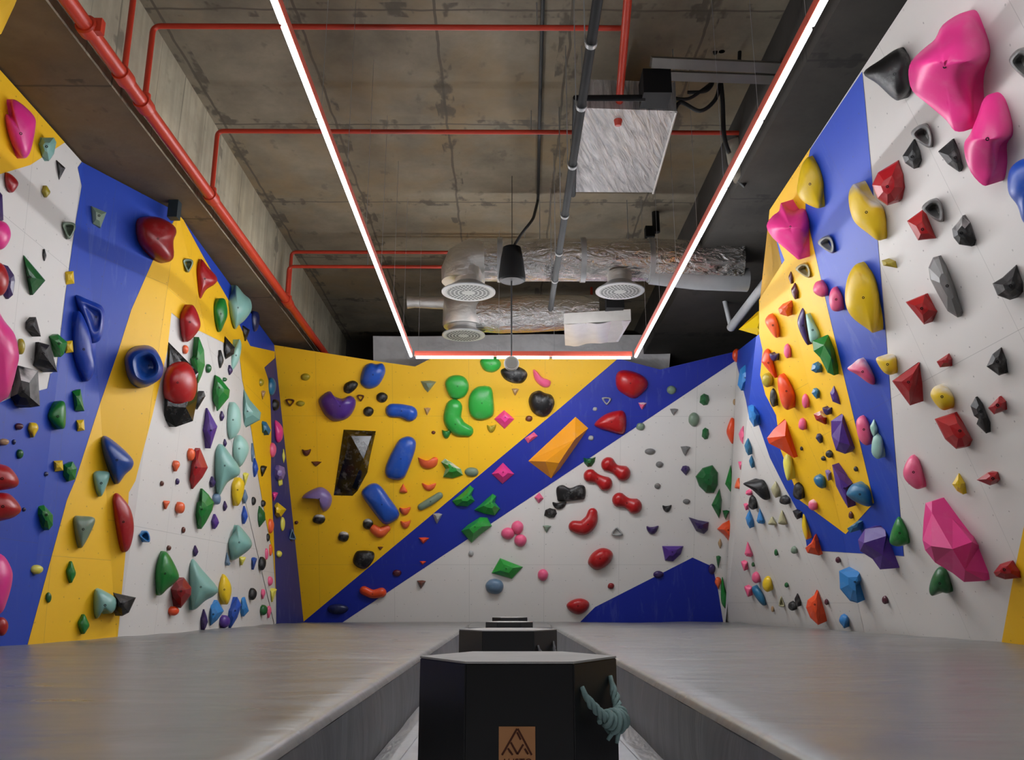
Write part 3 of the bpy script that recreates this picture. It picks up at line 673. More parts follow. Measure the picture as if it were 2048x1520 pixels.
cable([g(1440, 150), g(1445, 200), g(1448, 270), g(1458, 306)], .022, 'thick black cable hanging straight down below the rectangular duct')
cable([g(1512, 20), g(1500, 60), g(1482, 85), g(1478, 140)], .018, 'black cable dropping from the slab to the rectangular duct')
cable([g(1421, 45), g(1424, 80), g(1430, 108), g(1436, 80), g(1434, 40)], .014, 'black cable loop hanging from the white junction box')
p = g(1438, 20); r = thing('junction_box', p, 'small white junction box on the slab with black cable loop', 'junction box')
MB().lathe(p, [(.075, -.05), (.08, -.03), (.08, .05), (.06, .08)], 18).build('box_body', WHITEP, r); MB().tube([p + np.array([0, 0, .07]), np.array([p[0], p[1], ZC])], .03, 10).build('stem', BLACK_METAL, r)
MB().box((float(p[0]) - .16, float(p[1]) - .05, float(p[2]) - .14), (float(p[0]) - .02, float(p[1]) + .05, float(p[2]) - .03)).build('bracket_arm', BLACK_METAL, r, False)
p = at_z(1490, 350, 5.0); r = thing('flexible_duct', p, 'short pale flexible duct end hanging behind the right-hand light row', 'duct')
y = float(p[1]); MB().tube([at_y(1470, 285, y), at_y(1478, 320, y), at_y(1488, 358, y)], [.11, .12, .11], 18).build('hose', simple('pale_canvas_hose', '#8d8678', .7, bumpscale=30, bs=.4), r)
MB().tube([at_y(1497, 310, y), at_y(1500, 350, y), at_y(1486, 372, y), at_y(1478, 362, y)], .022, 8).build('strap', RUBBER, r)
p = at_z(1305, 462, 5.4); r = thing('wall_bracket', p, 'small dark clamp fixed under the slab above the large duct', 'bracket')
MB().box((float(p[0]) - .1, float(p[1]) - .06, 5.3), (float(p[0]) + .02, float(p[1]) + .06, 5.45)).tube([p + np.array([.05, 0, -.02]), np.array([p[0] + .05, p[1], ZC])], .05, 10).build('clamp_body', BLACK_METAL, r, False)
# lit yellow panel edge high at the top left
a = at_y(0, 0, 4.3)
q = [at_y(-160, -60, 4.0), at_y(50, -60, 4.0), at_y(26, 0, 4.15), at_y(0, 56, 4.3), at_y(-160, 160, 4.3)]
v = q + [p + np.array([-.02, .05, 0]) for p in q]; n = 5
o = obj('wall_panel', mesh(v, [tuple(range(5)), tuple(range(5, 10))[::-1]] + [(i, (i + 1) % n, (i + 1) % n + n, i + n) for i in range(n)], False, a), P_YEL); o.location = tuple(a); tag(o, 'bright yellow overhanging panel corner high beside the concrete beam', 'panel')

# ---------------------------------------------------------------- climbing holds
def spline(pts, n=4):
    out = []; m = len(pts)
    for i in range(m):
        p0, p1, p2, p3 = (np.array(pts[(i + k) % m], float) for k in (-1, 0, 1, 2))
        for k in range(n):
            t_ = k / n; out.append(.5 * ((2 * p1) + (-p0 + p2) * t_ + (2 * p0 - 5 * p1 + 4 * p2 - p3) * t_ ** 2 + (-p0 + 3 * p1 - 3 * p2 + p3) * t_ ** 3))
    return [tuple(p) for p in out]
TM = {
 'egg': [(-.9, -.5), (-.3, -1), (.4, -.95), (.95, -.4), (.9, .35), (.4, .95), (-.3, 1), (-.95, .4)],
 'drop': [(-.6, -.9), (.1, -1), (.75, -.8), (1, -.2), (.6, .4), (.1, 1), (-.35, .6), (-1, -.1)],
 'tri': [(-1, -.9), (.2, -1), (1, -.8), (.3, .4), (-.1, 1), (-.5, .4)],
 'tru': [(-.2, -1), (.35, -.4), (1, .7), (.5, 1), (-.6, .9), (-1, .6)],
 'leaf': [(.1, -1), (.7, -.35), (1, .15), (.5, .7), (.05, 1), (-.6, .55), (-1, -.1), (-.5, -.6)],
 'quad': [(-.9, -.7), (.4, -1), (1, -.3), (.75, .8), (-.2, 1), (-1, .4)],
 'rock': [(-.8, -.6), (-.1, -1), (.8, -.7), (1, .1), (.6, .9), (-.2, 1), (-1, .5)],
 'half': [(-1, -.7), (-.4, -.55), (.3, -.6), (1, -.8), (.85, .1), (.35, .9), (-.3, 1), (-.85, .3)],
 'rect': [(-1, -.9), (.8, -1), (1, .8), (-.8, 1)],
 'ring': [(-.9, -.9), (.1, -1), (.95, -.75), (1, -.2), (.5, .6), (.1, 1), (-.3, .7), (-1, -.4)],
 'ringr': [(-1, -.3), (-.2, -.95), (.6, -.9), (1, 0), (.95, .85), (.5, .9), (-.5, .3)],
}
HOLDS = []
def H(desc, col, shp, style='dome', d=.5, big=None, pk=(0, 0), cat='climbing hold'):
    """desc starts with * when its wording is unique in the room; shp: outline (pixels surveyed on the wall) or (template, cx, cy, w, h[, turn])"""
    spine = None
    if style == 'bean':
        spine = shp; pts = None
        c_ = (sum(p[0] for p in shp) / len(shp), sum(p[1] for p in shp) / len(shp))
        pts = [(x + sx * r, y + sy * r) for x, y, r in shp for sx, sy in ((1, 0), (-1, 0), (0, 1), (0, -1))]
    elif isinstance(shp[0], str):
        nm, cx, cy, w, h = shp[:5]; rot = math.radians(shp[5]) if len(shp) > 5 else 0
        q = [(x * math.cos(rot) - y * math.sin(rot), x * math.sin(rot) + y * math.cos(rot)) for x, y in TM[nm]]
        xs = [p[0] for p in q]; ys = [p[1] for p in q]
        pts = [(cx + ((x - min(xs)) / (max(xs) - min(xs)) - .5) * w, cy + ((y - min(ys)) / (max(ys) - min(ys)) - .5) * h) for x, y in q]
    else: pts = list(shp)
    HOLDS.append(dict(desc=desc, col=col, pts=pts, style=style, d=d, spine=spine, pk=pk, cat=cat))
def L(style, col, desc, rows, d=.5):
    """several small holds that share colour and form: rows of (template, cx, cy, w, h[, turn])"""
    for r_ in rows: H(desc, col, r_, style, d)
# ---- left wall, near part
H('*two-lobed dark pink sloper', 'pink', [(22, 200), (40, 205), (68, 232), (71, 255), (62, 300), (52, 316), (40, 312), (22, 285), (10, 245), (12, 228), (24, 232)], pk=(.1, .2))
H('*grey-teal pointed drop beside the dark pink sloper', 'teal', [(76, 288), (85, 275), (108, 275), (113, 285), (108, 308), (98, 322), (84, 312)], 'facet', .6)
H('black triangular', 'black', [(112, 319), (131, 336), (118, 361)], 'facet')
H('small crimson drop-shaped', 'crimson', [(10, 346), (24, 350), (37, 366), (28, 383), (20, 384), (11, 372)])
L('dome', 'olive', 'small olive yellow', [('leaf', 92, 383, 18, 24)])
H('dark purple sliver', 'dpurple', [(-30, 388), (0, 384), (5, 390), (7, 440), (0, 446), (-30, 440)], 'facet')
H('*half-seen round pink ball', 'pink', [(-26, 445), (0, 441), (16, 450), (22, 470), (14, 490), (0, 500), (-26, 498), (-36, 470)])
H('round red ball', 'red', [(-20, 528), (0, 525), (12, 538), (18, 560), (12, 582), (0, 592), (-20, 588), (-30, 560)])
H('dark purple faceted', 'dpurple', [(4, 528), (16, 532), (28, 550), (30, 562), (26, 590), (17, 598), (6, 592)], 'facet', .3)
H('*big sharp green triangle', 'dgreen', [(46, 508), (91, 561), (66, 590), (52, 548)], 'facet', .45)
L('dome', 'black', 'tiny black leaf-shaped', [('leaf', 89, 510, 8, 24)])
L('ring', 'ggreen', 'grey-green triangular ring', [('ring', 138, 461, 26, 35)])
L('facet', 'yellow', 'small yellow cube', [('rect', 139, 556, 20, 28), ('rect', 138, 694, 18, 26), ('rect', 161, 851, 17, 24), ('rect', 117, 932, 20, 23)])
H('*pale green flat trapezoid', 'ggreen', [(183, 412), (213, 425), (201, 456), (185, 448)], 'facet', .3)
H('*small black rock above the bigger one', 'black', [(52, 643), (72, 634), (82, 673), (50, 657)], 'facet', .5)
H('*big black faceted rock above the white notch', 'black', [(78, 684), (100, 690), (115, 744), (65, 732)], 'facet', .5)
L('dome', 'olive', 'olive yellow oval', [('egg', 43, 693, 14, 30)])
H('*enormous pink', 'hotpink', [(-60, 600), (-20, 598), (8, 640), (30, 670), (38, 710), (34, 735), (22, 780), (8, 800), (-40, 812), (-90, 700)], 'dome', .45, pk=(.2, -.1))
H('*green chunk on the blue paint edge', 'green', [(97, 672), (116, 668), (135, 685), (128, 708), (122, 714), (110, 700)], 'facet')
H('*large black block with chalked corner', 'black', [(37, 731), (76, 741), (80, 812), (62, 815), (35, 810), (20, 795)], 'facet', .5)
H('*dark blue ear-shaped', 'pblue', [(150, 592), (178, 600), (205, 614), (209, 640), (203, 675), (190, 686), (178, 680), (165, 640)], 'crater', .3, pk=(.25, -.15))
H('*long dark blue drop-shaped', 'pblue', [(158, 622), (178, 660), (186, 700), (190, 738), (175, 763), (160, 745), (145, 705), (147, 655)], 'dome', .35)
H('*narrow green block', 'green', [(144, 782), (161, 778), (169, 822), (150, 822)], 'facet', .5)
H('*rounded green shield', 'green', [(94, 830), (112, 805), (130, 806), (131, 850), (122, 858), (105, 848)], 'dome', .5)
L('dome', 'maroon', 'small dark maroon', [('egg', 38, 853, 17, 13)])
L('dome', 'yellow', 'small yellow drop-shaped', [('drop', 66, 860, 22, 30)])
L('dome', 'tan', 'small pinkish tan', [('egg', 8, 884, 20, 13)])
L('dome', 'navy', 'tiny dark blue', [('egg', 28, 884, 8, 10), ('egg', 92, 948, 10, 9), ('egg', 48, 1019, 8, 8)])
L('dome', 'dgreen', 'small dark green', [('egg', 40, 908, 14, 18), ('egg', 97, 1195, 12, 20)])
L('facet', 'green', 'green square-edged', [('quad', 140, 943, 28, 40)])
H('*upper big orange-red', 'red', [(-35, 928), (5, 929), (25, 940), (38, 962), (30, 975), (0, 981), (-35, 985)], 'dome', .6)
H('*lower big orange-red', 'red', [(-35, 990), (0, 985), (22, 990), (42, 1015), (35, 1030), (10, 1040), (-35, 1042)], 'dome', .6)
H('*large round dark blue pocket', 'dblue', [(249, 720), (262, 698), (290, 690), (312, 700), (326, 730), (322, 755), (300, 771), (280, 775), (258, 760)], 'crater', .6, pk=(.25, -.05))
H('*pointed dark blue wedge', 'dblue', [(202, 880), (212, 872), (240, 892), (265, 918), (265, 935), (250, 950), (236, 968), (225, 955), (207, 910)], 'dome', .55)
H('*grey-teal drop under the blue wedge', 'teal', [(187, 945), (215, 943), (219, 955), (205, 990), (198, 990), (190, 975)], 'dome', .5)
H('*long green leaf', 'green', [(75, 1012), (88, 1010), (106, 1030), (106, 1050), (98, 1060), (88, 1055), (74, 1028)], 'facet', .5)
H('*grey-green shield', 'ggreen', [(147, 1035), (165, 1032), (189, 1036), (186, 1055), (168, 1090), (160, 1094), (150, 1068)], 'dome', .45)
H('*long red oval slab', 'crimson', [(225, 1000), (232, 986), (245, 995), (262, 1020), (268, 1055), (262, 1090), (252, 1104), (243, 1095), (232, 1050)], 'dome', .4)
L('ring', 'lblue', 'small blue triangular ring', [('ringr', 289, 1073, 22, 22)])
L('dome', 'lyellow', 'yellow-green stubby', [('egg', 73, 1139, 26, 18)])
H('*half-seen low pink slab', 'pink', [(-40, 1108), (2, 1108), (22, 1135), (25, 1160), (15, 1200), (0, 1228), (-40, 1232), (-55, 1170)])
L('dome', 'green', 'green leaf-shaped', [('leaf', 142, 1144, 20, 44), ('leaf', 167, 1248, 24, 40)])
H('*grey-teal stubby block', 'teal', [(190, 1178), (215, 1185), (232, 1198), (232, 1215), (222, 1227), (207, 1222), (195, 1237), (187, 1222)], 'dome', .6)
H('*black pyramid beside the teal block', 'black', [(226, 1185), (272, 1195), (258, 1225), (245, 1232), (232, 1220)], 'facet', .6)
L('dome', 'red', 'small red', [('egg', 3, 1253, 26, 36)])
# ---- left wall, far part
H('*biggest dark red sloper high', 'dred', [(272, 465), (275, 442), (290, 433), (320, 435), (347, 450), (353, 465), (347, 482), (348, 512), (338, 524), (320, 522), (300, 510), (280, 490)], 'dome', .5)
L('ring', 'ggreen', 'grey-green triangular ring', [('ring', 376, 531, 20, 28)])
H('*red triangular sloper', 'crimson', [(391, 535), (402, 518), (415, 533), (434, 555), (430, 568), (412, 580), (398, 601), (392, 570)], 'dome', .55)
H('*red pear-shaped sloper', 'crimson', [(359, 630), (375, 612), (388, 612), (400, 640), (398, 660), (375, 684), (362, 670)], 'dome', .6)
H('*green pear-shaped sloper', 'green', [(424, 620), (432, 600), (448, 597), (454, 612), (455, 630), (450, 645), (440, 664), (430, 650)], 'dome', .55)
H('*highest big teal sloper', 'teal', [(452, 600), (466, 582), (472, 570), (488, 588), (501, 600), (503, 620), (490, 640), (478, 650), (470, 658), (460, 640), (455, 620)], 'dome', .6)
H('dark green-black angular', 'black', [(482, 648), (500, 660), (492, 682), (484, 668)], 'facet')
L('dome', 'navy', 'dark navy oval', [('egg', 510, 640, 18, 44)])
H('*large black polygonal volume', 'gblack', [(335, 682), (397, 745), (394, 800), (386, 842), (352, 854), (325, 838), (328, 780)], ([(340, 700, .02), (385, 755, .05), (372, 815, .16), (335, 812, .12)], [(0, 1, 8, 7), (1, 2, 9, 8), (2, 3, 9), (3, 4, 9), (4, 5, 10, 9), (5, 6, 10), (6, 0, 7, 10), (7, 8, 9, 10)]), cat='climbing volume')
H('*red dome bolted on the black volume', 'red', [(330, 745), (345, 726), (372, 724), (388, 742), (394, 770), (388, 798), (370, 815), (345, 812), (328, 795), (325, 770)], 'dome', .6, pk=(-.1, -.1))
H('black wing-like', 'black', [(395, 790), (408, 782), (411, 792), (395, 819), (388, 815)], 'facet')
L('dome', 'coral', 'small orange-red', [('egg', 371, 699, 12, 17), ('drop', 352, 932, 16, 22)])
H('*tall green fin-like', 'green', [(398, 674), (408, 700), (410, 730), (404, 750), (397, 766), (388, 742), (379, 718), (391, 712)], 'facet', .5)
H('*upper black diamond', 'black', [(450, 672), (470, 695), (468, 708), (451, 719), (445, 700)], 'facet', .6)
L('dome', 'black', 'slim black leaf-shaped', [('leaf', 441, 718, 13, 36)])
H('*slim pale teal fin', 'pteal', [(476, 680), (483, 690), (478, 720), (463, 742), (460, 722)], 'dome', .5)
L('facet', 'dpurple', 'small grey-purple', [('leaf', 460, 740, 12, 20), ('leaf', 391, 1102, 12, 22), ('leaf', 425, 964, 14, 22), ('leaf', 450, 1012, 10, 20)])
L('dome', 'dgreen', 'small dark green', [('egg', 417, 737, 12, 17), ('egg', 449, 759, 10, 8), ('egg', 527, 1220, 16, 20)])
H('*green lens-shaped sloper', 'green', [(424, 780), (431, 750), (440, 755), (460, 780), (458, 795), (436, 822), (425, 802)], 'facet', .5)
H('*teal triangle with drawn-out tip', 'teal', [(487, 776), (500, 800), (522, 825), (520, 840), (486, 856), (481, 830)], 'facet', .5)
H('*upper pale teal double-bump', 'pteal', [(453, 830), (458, 812), (468, 804), (480, 820), (482, 850), (475, 868), (460, 878), (452, 855)], 'dome', .6)
H('*purple diamond', 'purple', [(415, 816), (435, 853), (421, 897), (404, 860)], 'facet', .5)
L('dome', 'dpurple', 'small dark', [('leaf', 444, 832, 10, 20), ('leaf', 450, 886, 8, 16)])
H('*middle pale teal sloper', 'pteal', [(463, 895), (468, 877), (480, 870), (495, 885), (497, 905), (480, 934), (466, 915)], 'dome', .6)
H('*long grey-teal sloper with point down', 'teal', [(429, 905), (436, 889), (446, 890), (458, 905), (478, 933), (478, 950), (455, 965), (436, 994), (429, 950)], 'dome', .55)
H('*red hooked sloper', 'crimson', [(392, 900), (400, 896), (408, 915), (416, 935), (405, 955), (386, 978), (378, 962), (382, 930)], 'facet', .6)
L('dome', 'coral', 'small orange curved', [('egg', 382, 909, 16, 24)])
L('facet', 'blue', 'blue leaf-shaped', [('leaf', 510, 935, 14, 38), ('leaf', 489, 1030, 14, 36)])
L('facet', 'black', 'black triangular', [('tri', 526, 942, 17, 22)])
H('dark teal twin-bump', 'tblue', [(519, 840), (533, 844), (542, 860), (538, 870), (530, 862), (522, 868)], 'facet')
L('dome', 'gblue', 'slim grey-blue', [('leaf', 505, 905, 8, 38), ('leaf', 490, 993, 12, 28), ('quad', 433, 998, 18, 22)])
L('dome', 'brown', 'tiny brown', [('egg', 324, 967, 8, 10), ('egg', 338, 1096, 9, 10), ('egg', 367, 1060, 8, 12)])
L('dome', 'dpurple', 'tiny purple-grey', [('egg', 355, 963, 8, 12)])
H('*upper yellow drop', 'yellow', [(462, 970), (470, 958), (480, 955), (489, 968), (485, 995), (475, 1012), (465, 1000)], 'dome', .55)
L('facet', 'lyellow', 'pale yellow angular', [('tri', 491, 958, 14, 26)])
H('*large angular green star', 'green', [(405, 977), (418, 990), (428, 1005), (425, 1020), (412, 1045), (403, 1058), (395, 1050), (390, 1030), (393, 1005), (402, 1000)], 'facet', .6)
L('facet', 'purple', 'purple leaf-shaped', [('leaf', 430, 1043, 17, 30)])
L('dome', 'coral', 'small red chip-like', [('tri', 333, 1010, 14, 17), ('rock', 360, 1015, 20, 23)])
L('dome', 'black', 'small black', [('egg', 507, 1002, 10, 16)])
H('*dark green egg on the paint edge', 'dgreen', [(513, 1022), (520, 1012), (530, 1025), (531, 1040), (520, 1054), (513, 1046)], 'facet', .5)
H('*teal cone with point up', 'teal', [(456, 1080), (470, 1062), (476, 1050), (492, 1066), (503, 1082), (502, 1095), (485, 1110), (465, 1120), (456, 1098)], 'dome', .6)
L('facet', 'gblue', 'slim blue-grey wedge', [('tru', 455, 1118, 12, 27)])
L('dome', 'lyellow', 'small yellow hook-like', [('tri', 485, 1122, 14, 17)])
L('facet', 'dblue', 'dark blue triangular', [('tri', 508, 1127, 13, 25)])
L('dome', 'black', 'round black', [('egg', 524, 1127, 16, 26), ('egg', 505, 1188, 17, 23)])
H('*large green shell', 'green', [(310, 1140), (318, 1112), (327, 1102), (340, 1112), (358, 1150), (350, 1165), (335, 1178), (320, 1191), (312, 1175)], 'dome', .55)
H('*dark red faceted block', 'dred', [(352, 1162), (368, 1155), (383, 1175), (382, 1190), (362, 1216), (345, 1195), (340, 1178)], 'facet', .6)
H('*largest teal wedge', 'teal', [(377, 1140), (384, 1116), (405, 1140), (435, 1175), (430, 1190), (410, 1202), (390, 1219), (382, 1210)], 'dome', .5)
H('*lower yellow drop', 'yellow', [(438, 1165), (447, 1148), (460, 1165), (463, 1185), (455, 1209), (442, 1200), (436, 1182)], 'dome', .55)
L('dome', 'orange', 'small orange', [('egg', 347, 1222, 22, 18)])
H('*blue chunk under the largest teal wedge', 'lblue', [(420, 1210), (435, 1200), (448, 1222), (435, 1240), (422, 1251), (418, 1235)], 'facet')
L('facet', 'dpurple', 'tall dark purple', [('leaf', 408, 1240, 16, 43)])
H('*long blue shard', 'blue', [(455, 1222), (475, 1194), (483, 1210), (475, 1235), (462, 1256), (455, 1242)], 'facet')
H('*small blue chunk beside the shard', 'lblue', [(482, 1195), (490, 1194), (498, 1222), (488, 1233), (480, 1226)], 'facet')
L('dome', 'purple', 'round purple', [('egg', 449, 1243, 22, 25)])
L('dome', 'rose', 'small pink', [('drop', 526, 1188, 10, 20), ('egg', 540, 1162, 12, 18), ('drop', 538, 1224, 10, 24), ('egg', 533, 1108, 8, 22)])
L('facet', 'lyellow', 'pale yellow block-like', [('tri', 546, 1190, 16, 28)])
L('dome', 'coral', 'pink-orange', [('egg', 541, 1052, 14, 28), ('egg', 541, 1100, 8, 22)])
H('*hot pink on the dark blue corner strip', 'hotpink', [(548, 842), (558, 845), (566, 858), (565, 876), (558, 885), (550, 878)], 'dome', .6)
L('dome', 'rose', 'red-pink curled', [('egg', 545, 900, 15, 28)])
L('dome', 'tblue', 'teal-blue', [('egg', 543, 773, 18, 34)])
L('dome', 'black', 'dark', [('egg', 550, 810, 18, 22), ('egg', 536, 1075, 8, 15), ('egg', 526, 1007, 11, 13)])
L('dome', 'lyellow', 'thin pale yellow', [('leaf', 567, 912, 7, 28), ('leaf', 560, 962, 10, 20, 30), ('egg', 565, 1048, 10, 27), ('egg', 558, 1108, 12, 13)])
L('facet', 'lavender', 'dull purple', [('rock', 559, 945, 24, 30)])
L('facet', 'pink', 'small magenta', [('tri', 549, 993, 15, 18)])
H('*yellow pointed nose on the dark blue corner strip', 'yellow', [(547, 1010), (556, 1005), (573, 1019), (562, 1034), (549, 1031)], 'facet', .7)
L('ring', 'gblue', 'pale blue ring-shaped', [('tru', 585, 1069, 14, 22)])
L('facet', 'tan', 'tan triangular', [('tri', 526, 790, 12, 18)])
L('dome', 'olive', 'olive rounded', [('egg', 522, 765, 12, 14)])
# ---- back wall, yellow field
L('dome', 'olive', 'small dark olive', [('egg', 611, 754, 18, 14)])
L('ring', 'brown', 'brown triangular ring', [('ring', 580, 805, 17, 15), ('ring', 721, 796, 14, 14)])
L('dome', 'olive', 'gold oval', [('egg', 601, 807, 17, 11)])
H('*small black egg near the purple kidney', 'black', [(687, 775), (692, 766), (706, 761), (716, 767), (712, 777), (699, 787), (689, 784)], 'dome', .45)
H('*big blue heart-topped', 'blue', [(720, 760), (727, 735), (740, 726), (752, 728), (765, 727), (771, 740), (766, 757), (755, 772), (738, 778), (725, 772)], 'dome', .4)
H('*big purple kidney-shaped', 'purple', [(637, 803), (645, 790), (660, 782), (668, 792), (685, 797), (700, 791), (711, 800), (710, 815), (700, 832), (685, 841), (665, 842), (648, 828)], 'dome', .45, pk=(.1, .1))
L('dome', 'black', 'round black knob-like', [('egg', 764, 795, 22, 20), ('egg', 737, 823, 20, 19)])
H('*blue peanut-shaped', 'blue', [(785, 821, 14), (803, 822, 14), (819, 827, 16)], 'bean', .5)
H('*tall shiny black volume', 'gblack', [(687, 859), (752, 862), (740, 915), (735, 945), (715, 982), (705, 992), (667, 991)], ([(702, 872, .16), (743, 872, .10), (727, 918, .24), (704, 975, .14)], [(0, 1, 8, 7), (1, 2, 9, 8), (2, 3, 9), (3, 4, 10, 9), (4, 5, 10), (5, 6, 10), (6, 0, 7, 10), (7, 8, 9), (7, 9, 10)]), cat='climbing volume')
L('dome', 'brown', 'small brown crescent', [('half', 613, 905, 18, 14)])
L('facet', 'brown', 'small brown wedge', [('tri', 633, 928, 22, 11)])
H('*upper blue pill-shaped', 'blue', [(794, 885), (806, 875), (820, 873), (831, 882), (830, 902), (815, 943), (806, 957), (793, 960), (776, 955), (770, 942), (776, 920)], 'soft', .4)
H('*lower blue pill-shaped', 'blue', [(723, 988), (732, 973), (748, 966), (762, 973), (780, 997), (796, 1020), (798, 1033), (788, 1043), (773, 1049), (762, 1043), (740, 1015)], 'soft', .4)
H('*lavender crescent', 'lavender', [(604, 996), (615, 984), (640, 974), (656, 982), (664, 996), (660, 1014), (648, 1023), (640, 1012), (638, 1000), (622, 996)], 'dome', .5)
L('dome', 'black', 'black and chalky white', [('rock', 638, 1038, 25, 19), ('egg', 736, 1048, 20, 21), ('rock', 687, 1073, 22, 20)])
L('dome', 'brown', 'tiny dark', [('egg', 593, 1045, 7, 7), ('egg', 867, 865, 8, 7)])
H('*orange bean', 'coral', [(748, 1058, 9), (760, 1065, 11), (774, 1057, 7)], 'bean', .6)
L('facet', 'brown', 'tiny brown triangular', [('tri', 761, 1097, 12, 8)])
H('*large black egg on the edge of the blue stripe', 'black', [(706, 1118), (712, 1104), (722, 1101), (742, 1102), (749, 1108), (746, 1122), (732, 1137), (718, 1136), (708, 1128)], 'dome', .4)
L('dome', 'coral', 'small coral', [('tru', 807, 977, 16, 18), ('half', 810, 1022, 22, 16), ('half', 811, 1049, 20, 16)])
H('*upper orange crescent', 'coral', [(836, 915), (845, 920), (858, 920), (868, 914), (876, 918), (872, 932), (856, 938), (842, 932)], 'dome', .5)
H('*lower orange crescent', 'coral', [(844, 966), (856, 970), (872, 966), (868, 977), (858, 982), (848, 977)], 'dome', .5)
L('facet', 'ggreen', 'grey shield-shaped', [('tri', 857, 773, 32, 24)])
L('facet', 'tan', 'small tan shield-shaped', [('tri', 855, 823, 14, 16), ('tri', 1031, 784, 15, 15)])
H('*round green with a crease', 'lgreen', [(890, 768), (898, 754), (914, 750), (930, 755), (938, 772), (932, 790), (918, 798), (900, 794)], 'soft', .4)
H('*squarish bright green', 'lgreen', [(937, 798), (948, 778), (962, 772), (982, 775), (987, 800), (987, 828), (975, 838), (955, 840), (940, 828)], 'soft', .4)
H('*bright green bean', 'lgreen', [(908, 815, 17), (905, 838, 18), (917, 855, 17), (935, 862, 12)], 'bean', .5)
L('dome', 'green', 'thin dark green', [('half', 893, 868, 18, 18)])
H('*green dome at the top edge', 'lgreen', [(960, 722), (975, 714), (992, 715), (1002, 726), (998, 738), (984, 745), (968, 740)], 'dome', .45)
H('*black egg behind the small pendant', 'black', [(1001, 742), (1012, 735), (1035, 733), (1052, 742), (1054, 754), (1044, 766), (1025, 766), (1008, 757)], 'dome', .45)
H('*pink crescent', 'rose', [(1066, 740), (1073, 742), (1084, 754), (1101, 762), (1098, 774), (1085, 774), (1070, 760)], 'dome', .4)
H('*large black apple-shaped', 'black', [(1057, 803), (1063, 787), (1078, 781), (1090, 786), (1104, 791), (1109, 808), (1099, 828), (1083, 834), (1065, 824)], 'dome', .45)
H('*upper pink square', 'hotpink', [(988, 838), (1008, 820), (1029, 838), (1009, 858)], 'facet', .35)
L('half' if False else 'dome', 'olive', 'small olive half-moon', [('half', 983, 857, 18, 16)])
L('dome', 'brown', 'small brown', [('rock', 1058, 837, 14, 12)])
H('*small pink bar', 'rose', [(1049, 877), (1068, 864), (1076, 872), (1056, 887)], 'facet', .4)
H('*lower pink square', 'hotpink', [(983, 948), (1006, 925), (1029, 948), (1005, 968)], 'facet', .35)
H('*green and white star', 'lgreen', [(882, 924), (890, 917), (905, 926), (922, 938), (926, 950), (905, 957), (886, 954), (891, 938)], 'facet', .5)
L('dome', 'ggreen', 'grey-green egg-shaped', [('egg', 943, 944, 28, 19, -25)])
H('*big orange prism', 'amber', [(1151, 833), (1177, 856), (1155, 888), (1120, 938), (1102, 957), (1056, 922)], ([(1150, 878, .19), (1091, 923, .22), (1118, 926, .19)], [(5, 0, 6, 7), (0, 1, 6), (1, 2, 6), (6, 2, 3, 8), (6, 8, 7), (7, 8, 4), (8, 3, 4), (5, 7, 4)]), cat='climbing volume')
H('*grey pill across the paint edge', 'ggreen', [(842, 1014, 7), (861, 1003, 8), (879, 991, 7)], 'bean', .6)
H('*topmost green faceted chunk on the diagonal stripe', 'lgreen', [(904, 1002), (925, 985), (940, 970), (948, 977), (943, 990), (950, 1002), (935, 1013), (912, 1012)], 'facet', .45)
H('*pale green star-shaped chunk on the diagonal stripe', 'lgreen', [(948, 1020), (965, 1005), (985, 987), (993, 992), (990, 1005), (1001, 1018), (990, 1031), (970, 1028)], 'facet', .5)
H('*lowest green faceted chunk on the diagonal stripe', 'lgreen', [(922, 1062), (935, 1050), (960, 1034), (975, 1035), (984, 1052), (960, 1070), (943, 1086)], 'facet', .45)
L('facet', 'lgray', 'pale grey triangular', [('tri', 875, 1037, 20, 22)])
L('facet', 'orange', 'dull orange triangular', [('tri', 848, 1081, 22, 13), ('tri', 846, 1126, 14, 8)])
L('facet', 'brown', 'brown triangular', [('tri', 843, 1169, 18, 17)])
L('dome', 'lgray', 'small pale grey', [('rock', 942, 1107, 10, 12), ('rock', 1182, 876, 11, 10), ('rock', 1190, 818, 9, 8)])
L('dome', 'rose', 'pink knob-like', [('egg', 1016, 1067, 26, 23), ('egg', 1035, 1055, 23, 26), ('egg', 1041, 1081, 24, 24)])
L('facet', 'rose', 'pale pink rectangular', [('rect', 1078, 996, 19, 22, -35)])
H('*green four-sided slab', 'lgreen', [(983, 1146), (1000, 1116), (1046, 1134), (1024, 1158)], 'facet', .35)
L('dome', 'gblue', 'grey-teal egg-shaped', [('egg', 989, 1173, 36, 31, -20)])
L('dome', 'rose', 'pale pink oval', [('egg', 1086, 1150, 20, 23)])
H('*orange-red sausage', 'orange', [(728, 1181, 9), (745, 1188, 9), (763, 1185, 10)], 'bean', .6)
L('dome', 'maroon', 'dull maroon', [('egg', 794, 1146, 17, 13)])
L('dome', 'navy', 'nearly black', [('egg', 676, 1218, 40, 20)])
